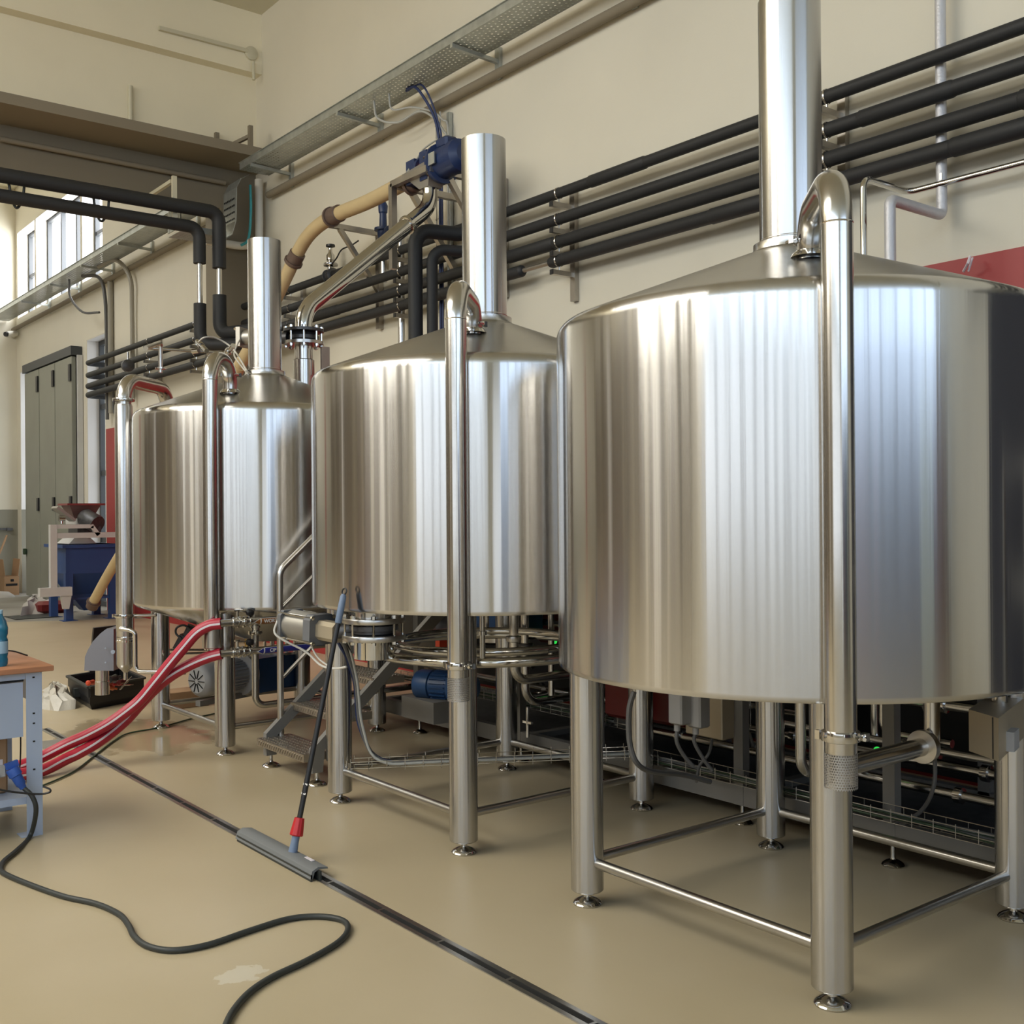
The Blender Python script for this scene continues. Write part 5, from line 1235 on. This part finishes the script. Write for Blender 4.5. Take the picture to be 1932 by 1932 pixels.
# blue water bottle on the bench
p = at(0, 1240, x=-5.85); bz = ztop
bo = thing('water_bottle', 'blue plastic water bottle standing on the bench, cut by the left edge', 'bottle', (p.x-.0, p.y, bz))
obj('body', MB().lathe([(.0,.002),(.030,.0),(.036,.01),(.037,.03),(.034,.045),(.037,.06),(.037,.13),(.032,.145),(.037,.16),(.038,.19),(.03,.225),(.014,.255),(.013,.27)], (p.x,p.y,bz), n=28), m_bottle, bo)
obj('label', MB().lathe([(.0375,.065),(.0375,.125)], (p.x,p.y,bz), n=28, cap=False), m_blabel, bo)
obj('cap', MB().lathe([(.015,.262),(.015,.28),(.0,.281)], (p.x,p.y,bz), n=18), m_blabel, bo)
a = at(9,1222,x=-6.1); cable('bench_cable', [(p.x-.2,p.y-.05,bz+.05),(p.x-.25,p.y+.10,bz+.045),(p.x-.28,p.y+.2,bz+.008)], .004, m_black, 'short thin black lead lying on the bench behind the bottle')
# brown power tool case and blue plug on the lower shelf
p = at(-4, 1420, x=-5.95)
bc = thing('brown_carton', 'brown carton with dark rounded top standing on the lower bench shelf', 'box', (p.x, p.y, .20))
z1c = at(15, 1368, x=-5.9).z; yr2 = at(15, 1420, x=-5.9).y
obj('body', MB().box((-6.15, yr2-.3, .20), (-5.9, yr2, z1c-.02), .01), m_box, bc)
obj('lid', MB().box((-6.16, yr2-.31, z1c-.02), (-5.89, yr2+.005, z1c), .01), m_black, bc)
obj('sticker', MB().box((-5.8995, yr2-.045, .34), (-5.898, yr2-.025, .375)), m_white, bc)
pl = at(30, 1458, x=-5.72)
bp_ = thing('industrial_plug', 'blue industrial plug with grey lever on the lower bench shelf edge', 'plug', pl)
a0 = at(24,1453,x=-5.72); a1 = at(44,1487,x=-5.70); dd = (a1-a0).normalized()
obj('plug_body', MB().lathe([(.030,-.01),(.032,0),(.032,.03),(.026,.035),(.024,.08),(.018,.09),(.015,.105)], a0, dd, 20), m_bluep, bp_)
obj('flap', MB().bar(a0-dd*.01+Vector((0,-.03,.01)), a0-dd*.01+Vector((0,.03,.025)), .02, .03), m_bluep, bp_)
obj('lever', MB().box(a0+Vector((-.02,-.07,-.03)), a0+Vector((.0,-.03,.03)), .005).tube([a0+Vector((0,-.06,-.02)), a0+Vector((0,-.1,-.03)), a0+Vector((0,-.16,-.03))], .008, 8), m_greyp, bp_)
# main black cable sweeping over the floor
fp = [(61,1503,.17),(68,1531,.10),(66,1555,.04)]
pts = [a1+dd*-.005] + [at(u,v,z=.0)*1 if 0 else at(u,v,x=-5.66) for u,v,_ in fp[:2]]
fl = [(57,1577),(32.6,1603.6),(8,1624),(1,1637),(8,1648),(54,1668),(119.6,1691),(181,1705),(224.6,1725),(242.7,1746),(253.6,1767),(279,1785),(326,1793),(391,1783),(471,1756),(543.5,1734),(601.4,1729),(645,1736),(656.5,1753),(638,1778),(580,1812),(514.5,1843),(471,1872),(442,1904),(427,1932),(415,1970),(408,2010)]
pts += [at(u,v,z=.012) for u,v in fl]
cable('floor_cable', pts, .0115, m_rubber, 'thick black cable snaking over the beige floor from the blue plug', n=12)
fl = [(81,1482),(110,1470),(142,1454),(177,1427),(213,1399),(241,1384),(289,1375),(315,1369),(361,1356),(402,1347),(430,1340)]
cable('floor_cable', [at(u,v,z=.008) for u,v in fl], .006, m_greenc, 'thin dark green cable crossing the floor under the red hoses')
cable('bench_cable', [at(81,1484,x=-5.62), at(94,1489,x=-5.6), at(93,1495,x=-5.6), at(75,1498,x=-5.62), at(41,1496,x=-5.64), at(5,1491,x=-5.66), at(-20,1484,x=-5.68)], .005, m_black, 'thin black lead looping in front of the bench leg')
cable('bench_cable', [at(38,1355,x=-6.2), at(39,1400,x=-6.2), at(38,1440,x=-6.2), at(36,1452,x=-6.15)], .004, m_black, 'thin black lead hanging down behind the bench panel')

# ------------------------------------------------------------------ tool case, bag and stuff near the rear tank
tc0 = at(137, 1333, z=0); tc0 = Vector((-9.45, 2.72, 0))
tb = thing('tool_case', 'open black plastic tool case with tools on the floor behind the condenser column', 'tool case', (-9.1, 3.0, 0))
A_ = at(170, 1341, z=0); B_ = at(268, 1322, z=0); Dp = Vector((-.35,.0,0)); D_ = at(132, 1318, z=0)
u1 = (B_-A_); u2 = (D_-A_)
def CPt(i, j, z, g=0.): return A_+u1*(g+(1-2*g)*i)+u2*(g+(1-2*g)*j)+zz*z
def quad(z, g=0.): return [CPt(0,0,z,g), CPt(1,0,z,g), CPt(1,1,z,g), CPt(0,1,z,g)]
mb = MB(); mb.loft(quad(.0,.05), quad(.05,.0)).loft(quad(.05,.0), quad(.11,-.01))
for (a_, b_) in (((0,0),(1,0)),((1,0),(1,1)),((1,1),(0,1)),((0,1),(0,0))):
    p_, q_ = CPt(*a_, .15, -.01), CPt(*b_, .15, -.01); mb.bar(p_, q_, .02, .08)
obj('case_base', mb, m_black, tb)
mb = MB()
for (a_, b_) in (((0,0),(1,0)),((1,0),(1,1)),((1,1),(0,1)),((0,1),(0,0))): mb.bar(CPt(*a_, .195, -.03), CPt(*b_, .195, -.03), .035, .016)
obj('case_rim', mb, m_rubber, tb)
T0, T1 = CPt(1,1,.17,-.02), CPt(.40,1,.17,-.02)
mb = MB(); up_ = Vector((-.03,.05,.42)); th_ = u2.normalized()*.05; mb.loft([T0,T1,T1+th_,T0+th_],[T0+up_,T1+up_,T1+up_+th_,T0+up_+th_]); obj('case_lid', mb, m_black, tb)
mb = MB(); obj('latch', MB().box(CPt(0,.5,.10)-Vector((.03,.05,.03)), CPt(0,.5,.10)+Vector((.03,.05,.04))), m_rubber, tb)
tl = [((165,1289),(178,1287),m_tool,.022,'red handled pliers at the left end of the tool case'),((198,1287),(212,1292),m_tool,.02,'red handled pliers in the middle of the tool case'),((200,1297),(216,1299),m_orange,.018,'orange handled cutter in the tool case'),((204,1283),(222,1278),m_iron,.03,'dark grey power tool lying in the tool case'),((213,1291),(228,1292),m_redc,.010,'thin red screwdriver in the tool case'),((226,1301),(244,1281),m_pipe,.008,'bright steel rod leaning in the tool case'),((232,1293),(247,1292),m_pipe,.006,'bright steel screwdriver shaft in the tool case'),((222,1288),(236,1284),m_redm,.02,'dark red tool beside the drain stub in the case')]
for i, (a, b, m, r, lab) in enumerate(tl):
    A2, B2 = at(*a, d=8.35), at(*b, d=8.45); d2 = (B2-A2).normalized(); l2 = (B2-A2).length
    solo('hand_tool', MB().lathe([(r*.5,0),(r,.01),(r*.8,l2*.4),(r,l2*.8),(r*.4,l2)], A2, d2, 12).cyl(B2, B2+d2*.03, r*.4, 8), m, lab, 'tool')
def crumple(name, pts_, zmax, m, lab, cat, n=16):
    """heap made of folded sheet: jittered dome"""
    c = sum((Vector(p) for p in pts_), Vector())/len(pts_); vs = []; fs = []; R = 5
    for i in range(R+1):
        f = i/R
        for k in range(n):
            t = k/n*len(pts_); a = Vector(pts_[int(t)%len(pts_)]); b2 = Vector(pts_[(int(t)+1)%len(pts_)]); e = a.lerp(b2, t-int(t))
            p = e.lerp(c, f); h = zmax*(1-(1-f)**2)**.6 if f > 0 else 0
            j = .22*zmax if 0 < i else 0
            vs.append((p.x+random.uniform(-j,j), p.y+random.uniform(-j,j), max(0, h*random.uniform(.7,1.12))))
    for i in range(R):
        for k in range(n): fs.append((i*n+k, i*n+(k+1)%n, (i+1)*n+(k+1)%n, (i+1)*n+k))
    fs.append(tuple(range(R*n, R*n+n)))
    return solo(name, MB().add(vs, fs), m, lab, cat, sharp=25)
crumple('plastic_bag', [at(78,1338,z=0),at(110,1342,z=0),at(142,1338,z=0),at(136,1318,z=0),at(100,1312,z=0),at(75,1322,z=0)], .17, m_bag, 'crumpled clear plastic bag on the floor left of the tool case', 'bag', 24)
p = at(268, 1338, z=0); solo('wood_block', MB().box((p.x-.02,p.y+.1,0),(p.x+.2,p.y+.5,.14),.004), m_box, 'brown carton on the floor behind the left front leg of the rear tank', 'box')

# ================================================================== MALT MILL AND FAR HALL
fA = at(125, 1172, z=0); fB = at(94, 1165, z=0); fC = at(203, 1158, z=0)
xm0, xm1 = fB.x, fA.x; ym0 = fA.y; ym1 = ym0+1.35
hm = thing('malt_hopper', 'navy blue square hopper on four legs with conical bottom, far left', 'hopper', ((xm0+xm1)/2, (ym0+ym1)/2, 0))
z_t = at(125, 1028, x=xm1).z; z_m = at(125, 1083, x=xm1).z
xm0 = xm1-.9; ym1 = ym0+.95
yf = at(125,1100,x=xm1).y
ymr = at(205,1060,x=xm1).y+.12
ym1 = ymr
obj('bin', MB().box((xm0, ym0, z_m), (xm1, ym1, z_t)), m_blueh, hm)
obj('bin_rim', MB().box((xm0-.06, ym0-.06, z_t-.05), (xm1+.05, ym1+.05, z_t)), m_blueh, hm)
cxm, cym = (xm0+xm1)/2, (ym0+ym1)/2; zc0 = at(150,1140,x=cxm).z+.12
mb = MB(); mb.loft([Vector(v) for v in ((xm0,ym0,z_m),(xm1,ym0,z_m),(xm1,ym1,z_m),(xm0,ym1,z_m))], [Vector(v) for v in ((cxm-.15,cym-.18,zc0),(cxm+.15,cym-.18,zc0),(cxm+.15,cym+.12,zc0),(cxm-.15,cym+.12,zc0))]); obj('cone', mb, m_blueh, hm)
obj('outlet_boot', MB().loft([Vector(v) for v in ((cxm-.25,cym-.28,zc0+.1),(cxm+.2,cym-.28,zc0+.1),(cxm+.2,cym+.2,zc0+.1),(cxm-.25,cym+.2,zc0+.1))], [Vector(v) for v in ((cxm-.12,cym-.02,.12),(cxm+.12,cym-.02,.12),(cxm+.12,cym+.22,.12),(cxm-.12,cym+.22,.12))]), m_blueh, hm)
for (x, y) in ((xm0+.05,ym0+.05),(xm1-.05,ym0+.05),(xm1-.05,ym1-.05),(xm0+.05,ym1-.05)):
    obj('leg', MB().box((x-.055,y-.055,.006),(x+.055,y+.055,z_m+.02)).box((x-.11,y-.11,0),(x+.11,y+.11,.008)), m_blueh, hm)
obj('cross_brace', MB().bar((xm0+.05,ym0+.05,.38),(xm1-.05,ym0+.05,.30),.03).bar((xm1-.05,ym0+.05,.33),(xm1-.05,ym1-.05,.33),.03).bar((xm0+.05,ym1-.05,.33),(xm1-.05,ym1-.05,.33),.03), m_blueh, hm)
ml = thing('malt_mill', 'pale grey steel mill stand with funnel and motor over the blue hopper', 'mill', (cxm, cym, 0))
xg = xm1+.16
yg0 = at(100,1100,x=xg).y; zg1 = at(100,990,x=xg).z; zg0 = at(90,1123,x=xg).z
obj('frame_post', MB().box((xg-.05,yg0-.045,zg0),(xg+.05,yg0+.05,zg1)), m_lgrey, ml)
ztb = at(150,1010,x=xg).z; ye = at(208,1010,x=xg).y
obj('frame_beam', MB().box((xg-.04,yg0,ztb-.04),(xg+.04,ye+.1,ztb+.04)), m_lgrey, ml)
yh = at(175,990,x=xg).y; yh2 = at(185,1004,x=xg).y
obj('frame_top', MB().box((xg-.04,yg0,zg1-.06),(xg+.04,yh,zg1)).bar((xg,yh-.02,zg1-.03),(xg,yh2,ztb),.08,.06), m_lgrey, ml)
obj('foot_beam', MB().box((xg-.06,yg0-.20,zg0-.02),(xg+.06,yg0+.26,zg0+.11)), m_lgrey, ml)
obj('foot_plate', MB().prism([(yg0+.10,zg0),(yg0+.26,zg0),(yg0+.22,.2),(yg0+.14,.2)], 0, xg-.04, xg+.04), m_lgrey, ml)
fy0, fy1 = at(124,950,x=cxm+.2).y, at(188,952,x=cxm+.2).y; zf1 = at(155,951,x=cxm+.2).z; zf0 = at(150,981,x=cxm+.2).z
obj('mill_body', MB().box((cxm-.25,fy0+.12,zg1-.02),(cxm+.3,fy1-.1,zg1+.09),.02), m_lgrey, ml)
obj('mill_rollers', MB().box((cxm-.2,fy0+.15,ztb),(cxm+.28,fy1-.15,zg1-.05)).cyl((xg-.12,fy0+.35,ztb+.09),(xg-.03,fy0+.35,ztb+.09),.07,16).cyl((xg-.12,fy0+.72,ztb+.09),(xg-.03,fy0+.72,ztb+.09),.07,16), m_iron, ml)
ym_ = (fy0+fy1)/2
def frus(z0_, z1_, a, b): return MB().loft([Vector((cxm+sx*a+.1, ym_+sy*a, z0_)) for sx,sy in ((-1,-1),(1,-1),(1,1),(-1,1))], [Vector((cxm+sx*b+.1, ym_+sy*b*1.02, z1_)) for sx,sy in ((-1,-1),(1,-1),(1,1),(-1,1))])
obj('funnel', frus(zf0-.02, zf1, .12, (fy1-fy0)/2-.02), mat('brownish_clear_funnel',(.22,.12,.11),.3,.3), ml)
obj('funnel_rim', MB().box((cxm+.1-(fy1-fy0)/2, fy0-.02, zf1-.02), (cxm+.1+(fy1-fy0)/2, fy1+.04, zf1+.01)), mat('dull_red_rim',(.25,.05,.05),.4), ml)
s0 = at(103,957,x=cxm+.4); s1 = at(137,982,x=cxm+.4)
obj('side_chute', MB().bar(s0, s1, .3, .04), m_alu, ml)
obj('tray_box', MB().loft([Vector((cxm-.3,fy0,z_t+.01)),Vector((cxm+.35,fy0,z_t+.01)),Vector((cxm+.35,fy1-.1,z_t+.01)),Vector((cxm-.3,fy1-.1,z_t+.01))],[Vector((cxm-.25,fy0+.12,ztb-.02)),Vector((cxm+.3,fy0+.12,ztb-.02)),Vector((cxm+.3,fy1-.2,ztb-.02)),Vector((cxm-.25,fy1-.2,ztb-.02))]), m_lgrey, ml)
mo2 = at(183, 990, x=xg-.05)
obj('motor', MB().lathe([(.0,0),(.13,.01),(.14,.04),(.14,.3),(.10,.36)], mo2+Vector((.05,0,0)), (-.8,-.35,.35), 24), m_iron, ml)
obj('hand_wheel', MB().cyl(at(116,977,x=xg-.05), at(116,988,x=xg-.05), .02, 8).cyl(at(111,978,x=xg-.05), at(122,978,x=xg-.05), .045, 12), m_chrome, ml)

crumple('paper_sack', [at(38,1164,z=0),at(60,1160,z=0),at(92,1158,z=0),at(92,1148,z=0),at(70,1146,z=0),at(48,1152,z=0)], .27, m_sack, 'crumpled pale sack on the floor beside the blue hopper legs', 'sack', 18)
p = at(97,1143,z=0.0); solo('white_roll', MB().cyl(at(84,1144,x=p.x), at(106,1140,x=p.x), .11, 20), m_white, 'white roll lying behind the blue hopper leg', 'roll')
p = at(82, 1158, z=0); solo('red_bag', MB().box((p.x-.2,p.y-.1,0),(p.x+.1,p.y+.45,.2),.05), m_redm, 'small dark red bag under the blue hopper', 'bag')
solo('floor_mat', MB().box((-18.6,4.35,0),(-17.9,5.0,.012)), m_rubber, 'flat dark mat under the crumpled sack', 'mat')
x = -23.3
def cbox(y0_, y1_, x0_, h, lab):
    t = thing('cardboard_box', lab, 'box', (x0_,(y0_+y1_)/2,0))
    obj('carton', MB().box((x0_-.5,y0_,0),(x0_,y1_,h)), m_box, t)
    obj('flap', MB().bar((x0_-.25,y0_+.02,h),(x0_-.25,y0_-.02,h+.35),.5,.01,up=(0,1,0)).bar((x0_-.25,y1_-.02,h),(x0_-.25,y1_+.02,h+.35),.5,.01,up=(0,1,0)), m_box, t)
    obj('print', MB().box((x0_,y0_+.12,h*.72),(x0_+.004,y1_-.1,h*.85)).box((x0_,y0_+.25,h*.5),(x0_+.004,y1_-.25,h*.62)), m_black, t)
ya, yb_ = at(8,1100,x=-23.6).y, at(36,1100,x=-23.6).y
cbox(ya, yb_, -23.6, .38, 'open brown cardboard box on the floor of the far hall at the left edge')
p = at(6, 1115, x=-23.2); solo('plastic_wrap', MB().lathe([(.0,.12),(.2,.1),(.3,.03),(.32,0)], (p.x,p.y-.1,0), n=12), m_sack, 'pale wrapping on the floor beside the cardboard box', 'wrap')
solo('broom_stick', MB().cyl(at(13,1010,x=XF+.08), at(-4,1052,x=XF+.3), .02, 8), m_box, 'thin brown stick leaning on the far end wall', 'stick')
mb = MB().bar(at(-5,998,x=XF+.06), at(22,998,x=XF+.06), .04).box(at(12,996,x=XF+.03), at(24,1001,x=XF+.1))
solo('dark_rail', mb, m_iron, 'short dark horizontal rail with bracket on the far end wall', 'rail')
p = at(59, 1040, x=-23.1); d = bpy.data.objects['door_1']
obj('door_handle', MB().box((p.x-.0,5.76,p.z-.06),(p.x+.12,5.81,p.z+.06),.01), m_greenc, d)
p = at(209, 832, y=5.9); solo('loose_cable', MB().tube(smooth_path([(p.x,5.95,3.7),(p.x-.02,5.95,3.35),(p.x+.2,5.95,3.2),(p.x+.35,5.95,3.12)]), .012, 6), m_gcab, 'short dark lead on the wall above the left end of the red band', 'cable')
